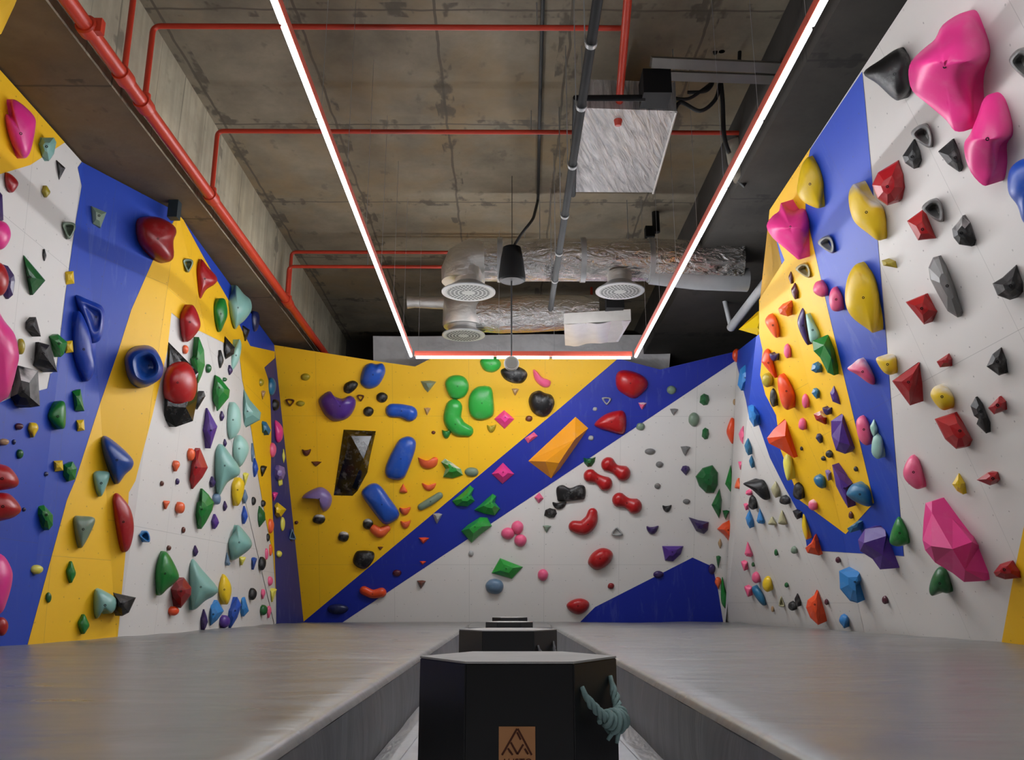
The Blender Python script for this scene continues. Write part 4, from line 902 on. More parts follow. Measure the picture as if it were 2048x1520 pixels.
# ---- back wall, blue stripe and white field
L('facet', 'black', 'small black rocky', [('rock', 1101, 1026, 26, 20)])
L('dome', 'black', 'black crescent-shaped', [('half', 1119, 1011, 28, 15)])
L('facet', 'ggreen', 'grey-green triangular', [('tri', 1094, 1058, 17, 15)])
H('*large red sloper at the top of the stripe', 'red', [(1231, 760), (1235, 745), (1248, 740), (1270, 744), (1290, 755), (1296, 770), (1285, 786), (1268, 797), (1250, 790), (1235, 778)], 'dome', .45)
L('ring', 'lgray', 'white-grey ring-shaped', [('ring', 1213, 802, 18, 16)])
L('facet', 'rose', 'small red and white', [('tri', 1285, 812, 17, 15)])
H('*red pointed leaf-like sloper', 'red', [(1189, 847), (1208, 830), (1230, 822), (1248, 823), (1253, 845), (1246, 868), (1215, 862), (1195, 855)], 'dome', .45)
L('dome', 'ggreen', 'dim green', [('egg', 1343, 780, 18, 17), ('rock', 1281, 853, 17, 15)])
L('facet', 'dgreen', 'small dark green', [('rock', 1409, 799, 20, 24), ('rock', 1411, 867, 15, 24)])
L('facet', 'gray', 'small grey triangular', [('tri', 1348, 824, 17, 14), ('tri', 1371, 902, 20, 20)])
L('dome', 'ggreen', 'dark green oval', [('egg', 1388, 839, 21, 27)])
L('facet', 'dgreen', 'dark green blocky', [('half', 1179, 924, 25, 20)])
L('dome', 'gray', 'small dark grey', [('egg', 1300, 903, 20, 12), ('egg', 1319, 929, 14, 12), ('egg', 1315, 972, 12, 11), ('egg', 1373, 1003, 14, 10)])
L('facet', 'dpurple', 'small dark purple', [('drop', 1371, 941, 19, 20)])
H('*upper right red peanut', 'red', [(1217, 929, 15), (1230, 938, 10), (1245, 946, 16)], 'bean', .55)
H('*left red peanut', 'red', [(1181, 952, 14), (1195, 958, 10), (1210, 967, 15)], 'bean', .55)
H('*lowest red peanut', 'red', [(1239, 1000, 15), (1254, 1006, 11), (1268, 1012, 16)], 'bean', .55)
H('*black pillow-shaped', 'black', [(1113, 976), (1125, 970), (1140, 976), (1158, 970), (1170, 974), (1170, 996), (1158, 1000), (1120, 1003), (1114, 995)], 'soft', .4)
H('*red kidney bean', 'red', [(1149, 1053, 12), (1167, 1055, 15), (1181, 1042, 14), (1185, 1026, 10)], 'bean', .55)
H('*red tilted egg', 'red', [(1176, 1122), (1185, 1106), (1203, 1096), (1220, 1100), (1226, 1112), (1215, 1130), (1195, 1140), (1180, 1132)], 'dome', .5)
H('*lowest red', 'red', [(1133, 1210), (1145, 1200), (1163, 1197), (1178, 1205), (1175, 1219), (1158, 1229), (1140, 1222)], 'dome', .5)
L('dome', 'dred', 'small dark red', [('rock', 1222, 1172, 13, 12)])
L('dome', 'black', 'small dark half-moon', [('half', 1334, 1017, 18, 14)])
L('dome', 'dpurple', 'dark purple oval', [('half', 1305, 1060, 24, 17)])
L('ring', 'lgray', 'pale grey ring-shaped', [('ring', 1234, 1063, 22, 18, 180)])
H('*purple winged', 'dpurple', [(1377, 1034), (1396, 1040), (1418, 1044), (1416, 1060), (1408, 1068), (1392, 1062)], 'facet', .5)
H('*purple shield', 'purple', [(1324, 1092), (1367, 1092), (1362, 1108), (1346, 1123), (1330, 1121)], 'facet', .45)
L('dome', 'dpurple', 'dim purple', [('egg', 1317, 1149, 20, 14)])
H('*big dark green pear', 'dgreen', [(1391, 953), (1405, 936), (1425, 930), (1436, 945), (1436, 970), (1428, 986), (1412, 986), (1398, 972)], 'facet', .45)
# ---- right wall, far part
L('dome', 'orange', 'round orange', [('egg', 1474, 711, 18, 26)])
H('*pale blue crystal', 'lblue', [(1475, 770), (1480, 738), (1492, 728), (1500, 745), (1497, 765), (1482, 781)], 'facet', .5)
H('*blue double chunk on the blue edge', 'lblue', [(1496, 812), (1508, 812), (1520, 830), (1516, 848), (1508, 854), (1498, 838)], 'facet', .5)
L('dome', 'tan', 'tiny tan', [('egg', 1469, 804, 6, 12), ('leaf', 1440, 1087, 8, 20), ('egg', 1545, 1218, 6, 12)])
H('*orange lens near the back corner', 'orange', [(1453, 862), (1458, 845), (1464, 835), (1473, 846), (1472, 872), (1465, 888), (1456, 874)], 'dome', .5)
L('facet', 'rose', 'pink leaf-shaped', [('leaf', 1485, 870, 16, 36)])
L('facet', 'tblue', 'teal-blue leaf-shaped', [('leaf', 1496, 893, 15, 36), ('leaf', 1503, 923, 10, 27)])
L('facet', 'rose', 'small pink', [('tri', 1481, 931, 10, 17), ('rock', 1498, 985, 14, 12), ('tri', 1492, 1014, 10, 14)])
H('tall narrow green', 'green', [(1461, 930), (1466, 955), (1465, 975), (1461, 984), (1450, 968)], 'facet')
L('dome', 'coral', 'orange two-legged', [('tru', 1477, 967, 16, 22)])
H('*long green shard', 'dgreen', [(1439, 977), (1444, 1000), (1442, 1025), (1438, 1037), (1423, 1010)], 'facet', .5)
H('*long black shark-fin', 'black', [(1486, 967), (1510, 962), (1530, 961), (1540, 990), (1537, 999), (1525, 998), (1505, 980)], 'dome', .5)
L('dome', 'black', 'black and purple lumpy', [('rock', 1505, 1005, 16, 28)])
L('facet', 'dgreen', 'small dark green', [('tri', 1452, 1030, 14, 20), ('tri', 1437, 1124, 10, 26)])
L('facet', 'lblue', 'blue wedge-shaped', [('leaf', 1499, 1038, 16, 38), ('tru', 1521, 1032, 16, 32)])
L('dome', 'khaki', 'grey-olive', [('leaf', 1551, 979, 18, 34), ('tru', 1545, 1042, 18, 17), ('tru', 1565, 1035, 18, 30)])
L('dome', 'black', 'black lumpy', [('rock', 1570, 1000, 22, 18), ('rock', 1597, 982, 22, 34)])
L('facet', 'black', 'black wedge', [('tri', 1595, 1030, 20, 18)])
H('*big orange saddle-shaped', 'orange', [(1434, 1058), (1445, 1047), (1466, 1036), (1472, 1055), (1476, 1075), (1470, 1089), (1460, 1085), (1448, 1070)], 'facet', .55)
L('facet', 'rose', 'pink drop-shaped', [('tru', 1497, 1098, 16, 32)])
L('dome', 'rose', 'small rounded pink', [('tri', 1489, 1132, 14, 20), ('egg', 1512, 1155, 16, 22), ('tri', 1497, 1183, 17, 22)])
L('dome', 'dgreen', 'tiny dark green', [('egg', 1506, 1129, 6, 9), ('egg', 1573, 1170, 8, 10), ('egg', 1552, 1105, 7, 13)])
L('dome', 'dpurple', 'dull purple', [('egg', 1424, 1138, 14, 20)])
L('dome', 'coral', 'orange-brown', [('drop', 1436, 1166, 13, 24)])
H('*long green pod', 'green', [(1444, 1154), (1450, 1175), (1456, 1203), (1451, 1217), (1442, 1200)], 'dome', .5)
H('*yellow nut-shaped', 'yellow', [(1525, 1165), (1532, 1153), (1542, 1155), (1544, 1172), (1536, 1184), (1527, 1178)], 'dome', .5)
H('*curved teal-blue claw', 'tblue', [(1504, 1174), (1516, 1173), (1528, 1190), (1531, 1208), (1524, 1210), (1508, 1190)], 'dome', .5)
L('dome', 'ggreen', 'small grey-green', [('rock', 1588, 1100, 13, 15)])
L('ring', 'khaki', 'beige ring-shaped', [('tru', 1563, 1203, 12, 22)])
L('dome', 'black', 'small black', [('egg', 1585, 1212, 17, 18), ('leaf', 1595, 1200, 12, 28)])
H('*tall orange fin at the wall foot', 'orange', [(1637, 1176), (1641, 1200), (1640, 1230), (1636, 1250), (1620, 1235), (1612, 1215), (1615, 1200), (1628, 1190)], 'facet', .4)
H('*orange hook below the yellow horn', 'orange', [(1633, 1065), (1638, 1080), (1638, 1111), (1615, 1106), (1610, 1096), (1622, 1085)], 'facet', .5)
H('*yellow horn-shaped', 'yellow', [(1606, 1028), (1612, 1035), (1617, 1070), (1612, 1079), (1604, 1055)], 'dome', .5)
H('*pale yellow upright', 'lyellow', [(1566, 925), (1573, 908), (1585, 915), (1582, 952), (1574, 960)], 'dome', .5)
H('*big orange triangular', 'orange', [(1534, 876), (1548, 858), (1573, 835), (1582, 880), (1588, 916), (1560, 898), (1538, 887)], ([(1570, 872, .10)], [(0, 1, 7), (1, 2, 7), (2, 3, 7), (3, 4, 7), (4, 5, 7), (5, 6, 7), (6, 0, 7)]), cat='climbing volume')
H('*bright yellow pyramid', 'yellow', [(1477, 659), (1526, 622), (1530, 650), (1535, 682), (1518, 671)], ([(1515, 655, .10)], [(0, 1, 5), (1, 2, 5), (2, 3, 5), (3, 4, 5), (4, 0, 5)]), cat='climbing volume')
H('*upper orange egg', 'coral', [(1530, 642), (1540, 628), (1553, 635), (1559, 660), (1553, 676), (1540, 662)], 'dome', .5)
H('*red-orange split chunk', 'coral', [(1556, 618), (1565, 608), (1585, 599), (1587, 612), (1575, 633), (1560, 628)], 'facet', .5)
L('dome', 'rose', 'small pink oval', [('egg', 1575, 702, 14, 28), ('egg', 1611, 802, 14, 28)])
H('*orange claw', 'orange', [(1523, 720), (1530, 700), (1540, 700), (1548, 730), (1551, 756), (1540, 745), (1526, 728)], 'dome', .5)
L('dome', 'dpurple', 'small dark purple', [('half', 1549, 714, 20, 16)])
L('dome', 'olive', 'olive yellow', [('egg', 1535, 760, 22, 28)])
L('dome', 'black', 'dark oval', [('egg', 1547, 795, 14, 36)])
H('*big orange oval', 'orange', [(1555, 762), (1562, 748), (1575, 755), (1590, 785), (1590, 800), (1576, 820), (1562, 805)], 'dome', .5)
L('facet', 'tblue', 'teal-blue pointed', [('drop', 1632, 787, 18, 22), ('rock', 1634, 735, 24, 22)])
H('*dark purple crescent', 'dpurple', [(1598, 630), (1608, 614), (1613, 650), (1617, 690), (1605, 675), (1595, 648)], 'dome', .4)
H('*glossy pale teal chunk above the green volume', 'pteal', [(1612, 628), (1625, 640), (1640, 665), (1638, 680), (1622, 685), (1616, 662)], 'dome', .4)
H('*tall green faceted volume', 'green', [(1625, 682), (1658, 668), (1670, 695), (1676, 730), (1668, 751), (1655, 745), (1640, 715), (1627, 702)], ([(1648, 690, .12), (1662, 715, .14)], [(0, 1, 8), (1, 2, 9, 8), (2, 3, 9), (3, 4, 9), (4, 5, 9), (5, 6, 9), (6, 7, 8, 9), (7, 0, 8)]), cat='climbing volume')
H('purple leaf-shaped', 'purple', [(1660, 786), (1668, 771), (1678, 790), (1680, 809), (1665, 803)], 'facet', .3)
H('*red and white cube', 'red', [(1627, 828), (1640, 822), (1655, 835), (1650, 849), (1632, 840)], 'facet', .6)
L('dome', 'dpurple', 'dark purple hooked', [('half', 1655, 822, 20, 16)])
L('dome', 'rose', 'pale pink knobbed', [('rock', 1605, 848, 16, 24)])
L('facet', 'navy', 'small dark blue', [('drop', 1639, 877, 16, 20)])
H('*purple slab', 'purple', [(1662, 842), (1687, 825), (1698, 858), (1710, 896), (1690, 908), (1672, 901), (1663, 872)], ([(1684, 842, .07), (1700, 890, .07), (1678, 884, .08)], [(0, 1, 7), (1, 2, 8, 7), (2, 3, 8), (3, 4, 8), (4, 5, 9, 8), (5, 6, 9), (6, 0, 7, 9), (7, 8, 9)]), cat='climbing volume')
L('dome', 'black', 'tiny black', [('egg', 1659, 908, 15, 15), ('egg', 1647, 917, 10, 9), ('egg', 1603, 897, 6, 8), ('egg', 1712, 938, 9, 10)])
H('*dark teal knob', 'tblue', [(1627, 958), (1636, 949), (1648, 952), (1652, 966), (1646, 977), (1634, 972)], 'dome', .6)
L('facet', 'lavender', 'pink-purple', [('tri', 1657, 951, 14, 22)])
H('*long purple shard', 'purple', [(1664, 930), (1690, 948), (1708, 964), (1696, 975), (1700, 1000), (1696, 1016), (1682, 992), (1672, 972)], 'facet', .4)
H('*teal-blue dome', 'tblue', [(1693, 986), (1705, 968), (1725, 966), (1740, 975), (1745, 1000), (1738, 1013), (1715, 1006), (1698, 995)], 'dome', .5)
L('dome', 'rose', 'red-pink and cream', [('egg', 1626, 1010, 18, 21)])
L('dome', 'brown', 'small brown', [('rock', 1702, 1030, 10, 15)])
H('*blue chunk at the tip of the yellow field', 'tblue', [(1694, 1057), (1715, 1042), (1728, 1040), (1720, 1060), (1700, 1066)], 'facet', .4)
H('*big dark purple faceted', 'purple', [(1716, 1080), (1730, 1058), (1768, 1050), (1776, 1066), (1790, 1100), (1797, 1136), (1760, 1139), (1745, 1118), (1720, 1102)], ([(1728, 1086, .12), (1772, 1072, .08), (1765, 1110, .08)], [(0, 1, 9), (1, 2, 10, 9), (2, 3, 10), (3, 4, 11, 10), (4, 5, 11), (5, 6, 11), (6, 7, 11), (7, 8, 9, 11), (8, 0, 9), (9, 10, 11)]), cat='climbing volume')
H('*green cone beside the purple volume', 'green', [(1779, 1084), (1785, 1055), (1797, 1033), (1808, 1045), (1817, 1066), (1815, 1086), (1795, 1093)], 'dome', .5)
# ---- right wall, near part
H('*uppermost yellow sloper', 'yellow', [(1595, 370), (1602, 335), (1610, 320), (1620, 314), (1638, 332), (1648, 365), (1645, 395), (1640, 416), (1622, 412), (1605, 402), (1595, 388)], 'dome', .4)
H('*yellow sloper with white chalked top', 'yellow', [(1697, 392), (1702, 375), (1712, 369), (1740, 398), (1765, 411), (1773, 440), (1770, 472), (1757, 481), (1735, 466), (1710, 445), (1700, 420)], 'dome', .4)
H('*pink horned sloper on the wall edge', 'hotpink', [(1533, 452), (1545, 432), (1558, 422), (1562, 406), (1575, 415), (1592, 421), (1612, 415), (1620, 436), (1620, 460), (1610, 495), (1600, 519), (1588, 512), (1568, 495), (1545, 475)], 'ledge.45', .5)
L('ring', 'lgray', 'grey triangular ring', [('ringr', 1652, 489, 33, 33)])
L('ring', 'khaki', 'grey-tan triangular ring', [('ringr', 1606, 541, 30, 28)])
L('dome', 'maroon', 'thin dark', [('leaf', 1582, 555, 10, 26), ('leaf', 1590, 582, 16, 34)])
H('*round pink ball beside the lowest big yellow sloper', 'rose', [(1626, 578), (1632, 564), (1645, 562), (1656, 574), (1655, 588), (1645, 594), (1631, 588)], 'dome', .5)
H('*pink egg beside the lowest big yellow sloper', 'rose', [(1658, 600), (1662, 580), (1672, 574), (1684, 588), (1687, 608), (1680, 622), (1664, 620)], 'dome', .5)
H('*lowest and biggest yellow sloper', 'yellow', [(1690, 600), (1694, 560), (1708, 532), (1725, 527), (1748, 548), (1759, 590), (1758, 640), (1748, 665), (1735, 658), (1702, 632)], 'dome', .4)
H('*dark red faceted sloper with pointed top', 'crimson', [(1744, 370), (1756, 345), (1797, 320), (1808, 348), (1808, 375), (1790, 402), (1775, 411), (1755, 397)], 'facet', .35)
H('small yellow bar-like', 'olive', [(1763, 521), (1792, 522), (1794, 536), (1766, 531)], 'facet')
H('*pink horn with chalked tip', 'rose', [(1695, 738), (1705, 728), (1720, 717), (1735, 725), (1750, 755), (1748, 769), (1735, 765), (1715, 750)], 'dome', .5)
H('*yellow stub with white end', 'yellow', [(1752, 720), (1762, 712), (1790, 710), (1794, 735), (1785, 749), (1768, 745)], 'dome', .5)
H('*pink thumb-shaped', 'rose', [(1712, 848), (1718, 834), (1730, 832), (1740, 850), (1743, 880), (1733, 891), (1718, 878)], 'dome', .5)
L('dome', 'pteal', 'pale grey-green', [('leaf', 1748, 856, 16, 36), ('rock', 1755, 892, 24, 50)])
H('*big black horn at the wall edge', 'black', [(1727, 146), (1760, 120), (1795, 97), (1812, 103), (1821, 120), (1818, 150), (1820, 180), (1800, 200), (1785, 196), (1755, 168)], 'dome', .45)
H('*giant pink two-lobed', 'hotpink', [(1817, 150), (1823, 122), (1850, 95), (1870, 78), (1885, 50), (1920, 27), (1945, 25), (1962, 48), (1978, 80), (1980, 112), (1958, 145), (1948, 180), (1949, 240), (1935, 260), (1910, 262), (1892, 240), (1855, 208), (1825, 182)], 'ledge.42', .62, pk=(-.2, -.05))
H('*second large pink two-lobed', 'hotpink', [(1929, 285), (1940, 268), (1955, 232), (1968, 197), (1988, 187), (2010, 200), (2024, 240), (2023, 270), (2000, 292), (1995, 330), (1980, 366), (1965, 370), (1942, 345), (1930, 312)], 'ledge.5', .6)
L('ring', 'gray', 'grey triangular ring', [('ringr', 1843, 272, 43, 45), ('ringr', 1865, 421, 43, 44), ('ringr', 2040, 128, 44, 60)])
H('*pointed black rock under the upper ring', 'black', [(1805, 312), (1827, 279), (1840, 300), (1844, 320), (1828, 338), (1810, 326)], 'facet', .45)
H('*black rock left of the second pink', 'black', [(1876, 303), (1905, 278), (1918, 300), (1927, 335), (1918, 344), (1895, 328)], 'facet', .45)
H('*half-seen big blue round', 'blue', [(2015, 360), (2022, 335), (2045, 318), (2075, 320), (2095, 380), (2075, 440), (2048, 446), (2035, 412), (2018, 388)], 'dome', .4)
H('*upper red four-sided', 'red', [(1814, 442), (1844, 420), (1873, 477), (1836, 481)], 'facet', .35)
H('*black rock with grey chalked top', 'black', [(1904, 458), (1925, 431), (1940, 445), (1953, 480), (1943, 493), (1918, 489), (1907, 475)], 'facet', .45)
H('*long grey and black spindle', 'gray', [(1857, 535), (1866, 515), (1877, 512), (1893, 532), (1910, 575), (1926, 625), (1915, 635), (1895, 622), (1875, 587), (1860, 558)], 'facet', .4)
H('*middle red four-sided', 'red', [(1811, 604), (1850, 588), (1876, 623), (1848, 649)], 'facet', .35)
H('*black pentagon far right', 'black', [(1985, 567), (2005, 555), (2033, 529), (2046, 565), (2042, 585), (2020, 600), (1995, 591)], 'facet', .45)
H('*small dark red wedge, topmost of the little ones', 'crimson', [(1873, 723), (1897, 707), (1905, 718), (1900, 733), (1880, 735)], 'facet', .5)
H('*black drop-shaped rock', 'black', [(1973, 733), (1985, 708), (2003, 694), (2013, 720), (2010, 747), (1998, 751)], 'facet', .45)
H('*sharp dark red triangle', 'crimson', [(1784, 762), (1841, 722), (1834, 770), (1820, 811)], 'facet', .35)
H('*yellow knob with white chalk cap', 'yellow', [(1861, 788), (1868, 774), (1882, 770), (1898, 778), (1909, 798), (1902, 815), (1885, 820), (1868, 804)], 'dome', .5)
H('*slim black notched spindle', 'black', [(1941, 812), (1951, 794), (1965, 805), (1980, 845), (1972, 867), (1953, 848), (1957, 838), (1948, 832)], 'facet', .4)
H('*small dark red wedge beside the black spindle', 'crimson', [(1976, 816), (1998, 793), (2013, 802), (2010, 820), (1988, 829)], 'facet', .5)
H('*large red barrel-like', 'red', [(1869, 838), (1908, 825), (1925, 845), (1946, 880), (1930, 895), (1912, 898), (1890, 878)], 'facet', .45)
H('*pink nut-shaped', 'rose', [(1806, 945), (1812, 925), (1824, 910), (1838, 918), (1846, 945), (1846, 972), (1832, 978), (1812, 962)], 'dome', .5)
H('*small yellow diamond', 'yellow', [(1904, 968), (1917, 947), (1931, 966), (1926, 989), (1914, 982)], 'facet', .5)
H('*flat dark red leaf', 'crimson', [(1953, 960), (1975, 945), (1996, 943), (2000, 959), (1980, 971)], 'facet', .5)
H('*giant low pink', 'hotpink', [(1845, 1080), (1847, 1040), (1851, 1006), (1864, 1003), (1905, 1038), (1948, 1072), (1960, 1092), (1974, 1146), (1970, 1162), (1928, 1164), (1905, 1146), (1870, 1125), (1850, 1100)], ([(1864, 1026, .07), (1862, 1092, .20), (1905, 1098, .24), (1944, 1084, .14), (1930, 1140, .14)], [(1, 2, 13), (2, 3, 13), (3, 4, 13), (0, 1, 13, 14), (13, 4, 15, 14), (4, 5, 16, 15), (5, 6, 16), (6, 7, 17, 16), (7, 8, 17), (8, 9, 17), (9, 10, 17), (10, 11, 15, 17), (11, 12, 14, 15), (12, 0, 14), (15, 16, 17)]))
H('*dark green tooth under the giant low pink', 'dgreen', [(1858, 1178), (1865, 1152), (1878, 1134), (1893, 1138), (1902, 1168), (1897, 1186), (1880, 1185), (1864, 1192)], 'dome', .45)
H('*red wedge on the far yellow edge', 'crimson', [(1987, 1145), (2000, 1128), (2025, 1121), (2042, 1143), (2040, 1156), (2010, 1159), (1992, 1153)], 'facet', .5)
H('*blue bracket-shaped', 'lblue', [(1678, 1142), (1722, 1140), (1724, 1160), (1714, 1170), (1715, 1206), (1700, 1202), (1680, 1178)], 'facet', .4)
L('dome', 'lblue', 'small blue drop-shaped', [('drop', 1688, 1243, 20, 28)])
L('dome', 'maroon', 'tiny maroon', [('egg', 1676, 1120, 10, 12), ('egg', 1653, 1204, 8, 12), ('egg', 1770, 1200, 12, 16)])


def frame(c, pts):
    fw_, fp_, P_ = facet(c); n = P_[0]; p = hit(c[0], c[1], P_); v = O - p; dist = np.linalg.norm(v); v = v / dist
    k = dist / np.linalg.norm(dr(*c)); ang = math.acos(max(-1, min(1, n @ v)))
    f = .62 * max(0, min(1, (ang - .30) / .75))
    th = f * ang; ax = v - n * (n @ v); ax = ax / max(np.linalg.norm(ax), 1e-9)
    d_ = n * math.cos(th) + ax * math.sin(th)
    C_ = p.copy()
    def un(q, off=0):
        qd = dr(*q); return O + qd * (((C_ + d_ * off) - O) @ d_) / (qd @ d_)
    for _ in range(4):
        s = min((un(q) - p) @ n for q in pts); C_ = C_ + n * (-s + .001)
    return p, n, d_, k, un, fw_
def build_hold(h, i):
    pts = h['pts']; st = h['style']
    xs = [p[0] for p in pts]; ys = [p[1] for p in pts]
    c = ((min(xs) + max(xs)) / 2, (min(ys) + max(ys)) / 2); w, hh = max(xs) - min(xs), max(ys) - min(ys)
    cc = (min(max(c[0], -60), 2100), c[1])
    p, n, d_, k, un, wall = frame(cc, pts)
    size = min(w, hh) * k; dep = h['d'] * size
    down = lambda q: q - n * ((q - p) @ n + .004)
    V, FC = [], []; smooth = True; ang = 1.0; bolt_at = None
    if st in ('dome', 'soft', 'facet', 'cone', 'crater') or (isinstance(st, str) and st.startswith('ledge')):
        out = spline(pts, 4 if len(pts) < 12 else 3) if st != 'facet' else pts
        if st == 'facet': smooth = False
        m = len(out); g = np.array(out).mean(0) if False else np.array([sum(q[0] for q in out) / m, sum(q[1] for q in out) / m])
        if st == 'facet' and h['pk'] == (0, 0): rr_ = random.Random(i + 99); h['pk'] = (rr_.uniform(-.22, .22), rr_.uniform(-.25, .12))
        pk = g + np.array([h['pk'][0] * w / 2, h['pk'][1] * hh / 2])
        if st.startswith('ledge'): led = float(st[5:]); ymin, ymax = min(ys), max(ys)
        prof = [(1, 0), (.96, .10), (.92, .34), (.84, .56), (.74, .72), (.62, .84), (.5, .92), (.37, .97), (.24, 1), (.12, 1)] if st.startswith('ledge') else {'dome': [(1, 0), (.97, .22), (.88, .5), (.72, .74), (.50, .90), (.26, .98)], 'soft': [(1, 0), (.98, .3), (.93, .52), (.85, .66), (.7, .78), (.45, .9)], 'facet': [(1, 0), (.93, .25), (.42, .92)], 'crater': [(1, 0), (.97, .3), (.9, .62), (.78, .9), (.66, 1.0), (.55, .95), (.45, .72), (.3, .5)], 'cone': [(1, 0), (.93, .18), (.75, .42), (.5, .68), (.28, .88), (.12, .97)]}[st]
        V += [down(un(q)) for q in out]
        rnd = random.Random(i)
        for (s, z) in prof:
            cen = g + (pk - g) * (1 - s)
            for q in out:
                e = cen + (np.array(q) - g) * s; fac = 1
                if st.startswith('ledge'):
                    tt = (e[1] - ymin) / (ymax - ymin); fac = .35 + .65 * (tt / led) if tt < led else 1 - .78 * min(1, (tt - led) / .34)
                V.append(un(tuple(e), dep * z * fac))
        R = len(prof) + 1
        for r_ in range(R - 1):
            for j in range(m): FC.append((r_ * m + j, r_ * m + (j + 1) % m, (r_ + 1) * m + (j + 1) % m, (r_ + 1) * m + j))
        tt = 0; fac = 1
        if st.startswith('ledge'):
            tt = (pk[1] - ymin) / (ymax - ymin); fac = .35 + .65 * (tt / led) if tt < led else 1 - .78 * min(1, (tt - led) / .34)
        V.append(un(tuple(pk), dep * fac * (.42 if st == 'crater' else 1))); top = len(V) - 1
        for j in range(m): FC.append(((R - 1) * m + j, (R - 1) * m + (j + 1) % m, top))
        bolt_at = (un(tuple(pk), dep * fac * (.42 if st == 'crater' else .99)), d_)
    elif st == 'ring':
        out = spline(pts, 4); m = len(out); g = np.array([sum(q[0] for q in out) / m, sum(q[1] for q in out) / m])
        V += [down(un(q)) for q in out]
        for s, z in ((1, 0), (.97, .5), (.85, .8), (.72, .8), (.56, .5), (.5, .0)):
            for q in out: V.append(un(tuple(g + (np.array(q) - g) * s), dep * z))
        V += [down(un(tuple(g + (np.array(q) - g) * .5))) for q in out]
        for r_ in range(7):
            for j in range(m): FC.append((r_ * m + j, r_ * m + (j + 1) % m, (r_ + 1) * m + (j + 1) % m, (r_ + 1) * m + j))
    elif st == 'bean':
        sp = h['spine']; q = []
        for a in range(len(sp) - 1):
            p0, p1, p2, p3 = (np.array(sp[min(max(a + e, 0), len(sp) - 1)], float) for e in (-1, 0, 1, 2))
            for e in range(7):
                t_ = e / 7; q.append(.5 * ((2 * p1) + (-p0 + p2) * t_ + (2 * p0 - 5 * p1 + 4 * p2 - p3) * t_ ** 2 + (-p0 + 3 * p1 - 3 * p2 + p3) * t_ ** 3))
        q.append(np.array(sp[-1], float))
        t0 = q[0][:2] - q[1][:2]; t0 /= np.linalg.norm(t0); t1 = q[-1][:2] - q[-2][:2]; t1 /= np.linalg.norm(t1)
        st_ = [np.array([*(q[0][:2] + t0 * q[0][2] * math.sin(a)), q[0][2] * math.cos(a)]) for a in (1.52, 1.3, 1.0, .7, .35)]
        en_ = [np.array([*(q[-1][:2] + t1 * q[-1][2] * math.sin(a)), q[-1][2] * math.cos(a)]) for a in (.35, .7, 1.0, 1.3, 1.52)]
        q = st_ + q + en_; N = 9
        for a in range(len(q)):
            u = q[min(a + 1, len(q) - 1)][:2] - q[max(a - 1, 0)][:2]; u = u / max(np.linalg.norm(u), 1e-9); pr = np.array([-u[1], u[0]])
            row = []
            for e in range(N):
                th = math.pi * e / (N - 1); row.append(un(tuple(q[a][:2] + pr * q[a][2] * math.cos(th)), q[a][2] * k * h['d'] * 2 * math.sin(th) ** .8 if 0 < e < N - 1 else 0))
            V += [down(row[0])] + row + [down(row[-1])]
        M_ = N + 2
        for a in range(len(q) - 1):
            for e in range(M_ - 1): FC.append((a * M_ + e, a * M_ + e + 1, (a + 1) * M_ + e + 1, (a + 1) * M_ + e))
        FC.append(tuple(range(M_))); FC.append(tuple((len(q) - 1) * M_ + e for e in range(M_))[::-1])
        mid = q[len(q) // 2]; bolt_at = (un((mid[0], mid[1]), mid[2] * k * h['d'] * 2 * .99), d_)
    elif isinstance(st, tuple):   # volume with its own ridges: (inner points (u, v, height in m), faces)
        inner, faces = st; m = len(pts); smooth = False
        V += [down(un(q)) for q in pts] + [un(q) for q in pts] + [un((u, v_), z) for u, v_, z in inner]
        for j in range(m): FC.append((j, (j + 1) % m, m + (j + 1) % m, m + j))
        FC += [tuple(m + a for a in f) for f in faces]
    small = max(w, hh) < 27
    nm = 'climbing_volume' if h['cat'] == 'climbing volume' else 'ring_hold' if st == 'ring' else 'jug_hold' if st == 'bean' else 'foothold' if small else 'edge_hold' if st == 'facet' else 'sloper_hold'
    og = np.mean(V, axis=0)
    me = mesh(V, FC, smooth, og, ang); o = obj(nm, me, hm(h['col'] + ('+chalk' if any(q in h['desc'] for q in ('chalk', 'white', 'cream')) and 'notch' not in h['desc'] and h['col'] not in ('white', 'lgray') else ''))); o.location = tuple(og)
    if bolt_at is not None and w * hh > 1300 and 0 < c[0] < 2048 and h['style'] != 'cone':
        q, dn = bolt_at; x = np.cross(dn, [0, 0, 1.]); x /= np.linalg.norm(x); y = np.cross(dn, x); r_ = .011
        bv = [q + (x * math.cos(2 * math.pi * e / 12) + y * math.sin(2 * math.pi * e / 12)) * rr + dn * z for rr, z in ((r_, -.02), (r_, .0025), (r_ * .55, .003), (r_ * .5, -.002)) for e in range(12)]
        bf = [(a * 12 + e, a * 12 + (e + 1) % 12, (a + 1) * 12 + (e + 1) % 12, (a + 1) * 12 + e) for a in range(3) for e in range(12)] + [tuple(range(36, 48))]
        obj('bolt', mesh(bv, bf, False, og), DARKSTEEL, o)
    h.update(o=o, c=c, wall=wall, size=max(w, hh))
for i, h in enumerate(HOLDS): build_hold(h, i)

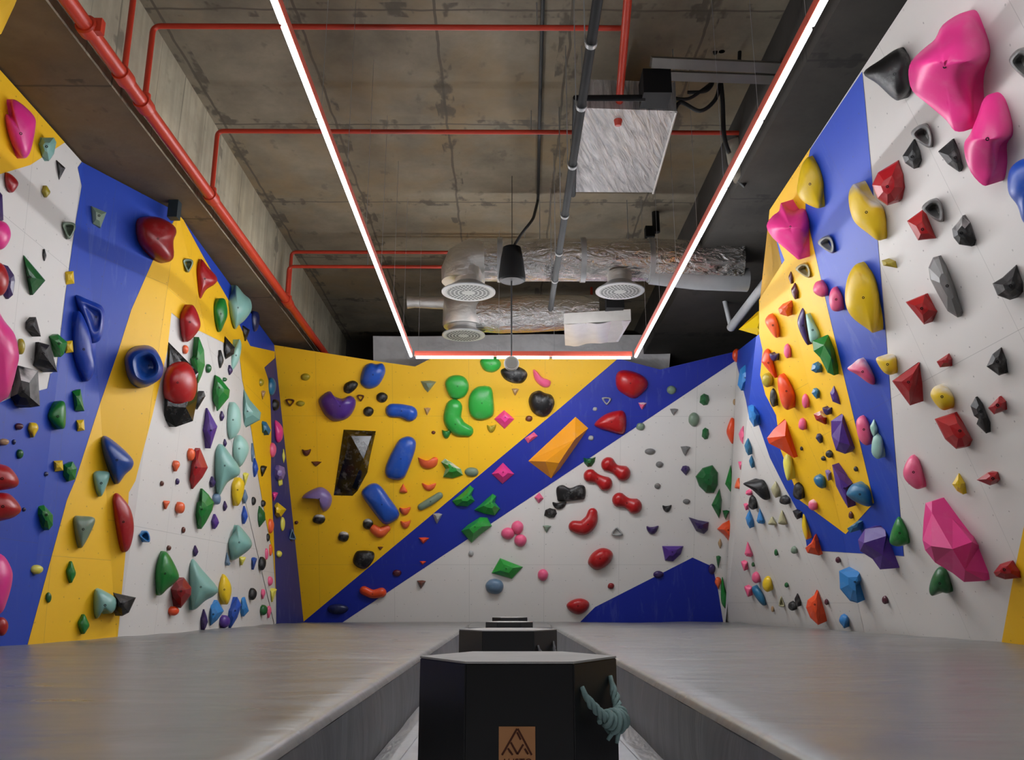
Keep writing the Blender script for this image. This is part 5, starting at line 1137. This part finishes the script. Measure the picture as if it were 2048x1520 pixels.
# ---- words that single each hold out
def field(c):
    for f in reversed(FIELDS):
        if inside(c, f[4]): return f[3]
    return {'left': 'left wall', 'back': 'back wall', 'right': 'right wall'}[facet(c)[0]]
def way(a, b):
    """where a lies seen from b"""
    dx, dy = a[0] - b[0], a[1] - b[1]; s = []
    if abs(dy) > .41 * abs(dx): s.append('above' if dy < 0 else 'below')
    if abs(dx) > .41 * abs(dy): s.append('left of' if dx < 0 else 'right of')
    return ' '.join([' and '.join(s)])
import re
PREP = re.compile(r' (beside|under|above|behind|on|with|near|left of|below|at|of two|topmost|bolted)\b')
def named(desc, noun):
    """the noun goes before the words that say where it is"""
    m = PREP.search(desc)
    return f"{desc[:m.start()]} {noun}{desc[m.start():]}" if m else f"{desc} {noun}"
MARKS = [h for h in HOLDS if h['desc'].startswith('*')]
used = {}
for h in MARKS:
    q = h['desc'][1:]; vol = h['cat'] == 'climbing volume'
    q = re.sub(r' volume$', '', q) if vol else q
    h['short'] = named(q, 'volume' if vol else 'hold')
    lab = f"{named(q, 'climbing volume' if vol else 'climbing hold')}"
    lab += f", on the {field(h['c'])}" if PREP.search(q) else f" on the {field(h['c'])}"
    if len(lab.split()) > 16: lab = lab[:lab.rindex(' on the ')] + f" on the {h['wall']} wall"
    if lab in used: print('DUP MARK', lab)
    used[lab] = h; h['label'] = lab
for h in HOLDS:
    if h in MARKS: continue
    c = h['c']; near = sorted((m for m in MARKS), key=lambda m: math.hypot(m['c'][0] - c[0], m['c'][1] - c[1]) * (1 if m['wall'] == h['wall'] else 1.6) - .25 * m['size'])
    cand = [f"{h['desc']} hold {way(c, m['c'])} the {m['short']}" for m in near[:4]]
    for a in range(3):
        for b in range(a + 1, 4): cand.append(f"{h['desc']} hold {way(c, near[a]['c'])} the {near[a]['short']}, {way(c, near[b]['c'])} the {near[b]['short']}")
    cand = [q for q in cand if len(q.split()) <= 16]
    for q in cand:
        if q not in used: used[q] = h; h['label'] = q; break
    else: print('NOT UNIQUE', h['desc'], c); h['label'] = cand[0]
for h in HOLDS:
    tag(h['o'], h['label'], h['cat'], 'climbing volumes on the walls' if h['cat'] == 'climbing volume' else {'left': 'climbing holds on the left wall', 'back': 'climbing holds on the back wall', 'right': 'climbing holds on the right wall'}[h['wall']])
print('HOLDS', len(HOLDS), 'marks', len(MARKS))

# ---------------------------------------------------------------- light and colour
wd = bpy.data.worlds.new('world'); bpy.context.scene.world = wd; wd.use_nodes = True
wd.node_tree.nodes['Background'].inputs[0].default_value = (.9, .92, 1, 1); wd.node_tree.nodes['Background'].inputs[1].default_value = .02
vs = bpy.context.scene.view_settings; vs.view_transform = 'Standard'; vs.look = 'None'; vs.exposure = 0.0; vs.gamma = 1.0
cy = bpy.context.scene.cycles
cy.use_adaptive_sampling = True; cy.adaptive_threshold = .04; cy.sample_clamp_direct = 5.0
cy.max_bounces = 6; cy.diffuse_bounces = 3; cy.glossy_bounces = 3; cy.transmission_bounces = 2; cy.caustics_reflective = False; cy.caustics_refractive = False; cy.sample_clamp_indirect = 4.0
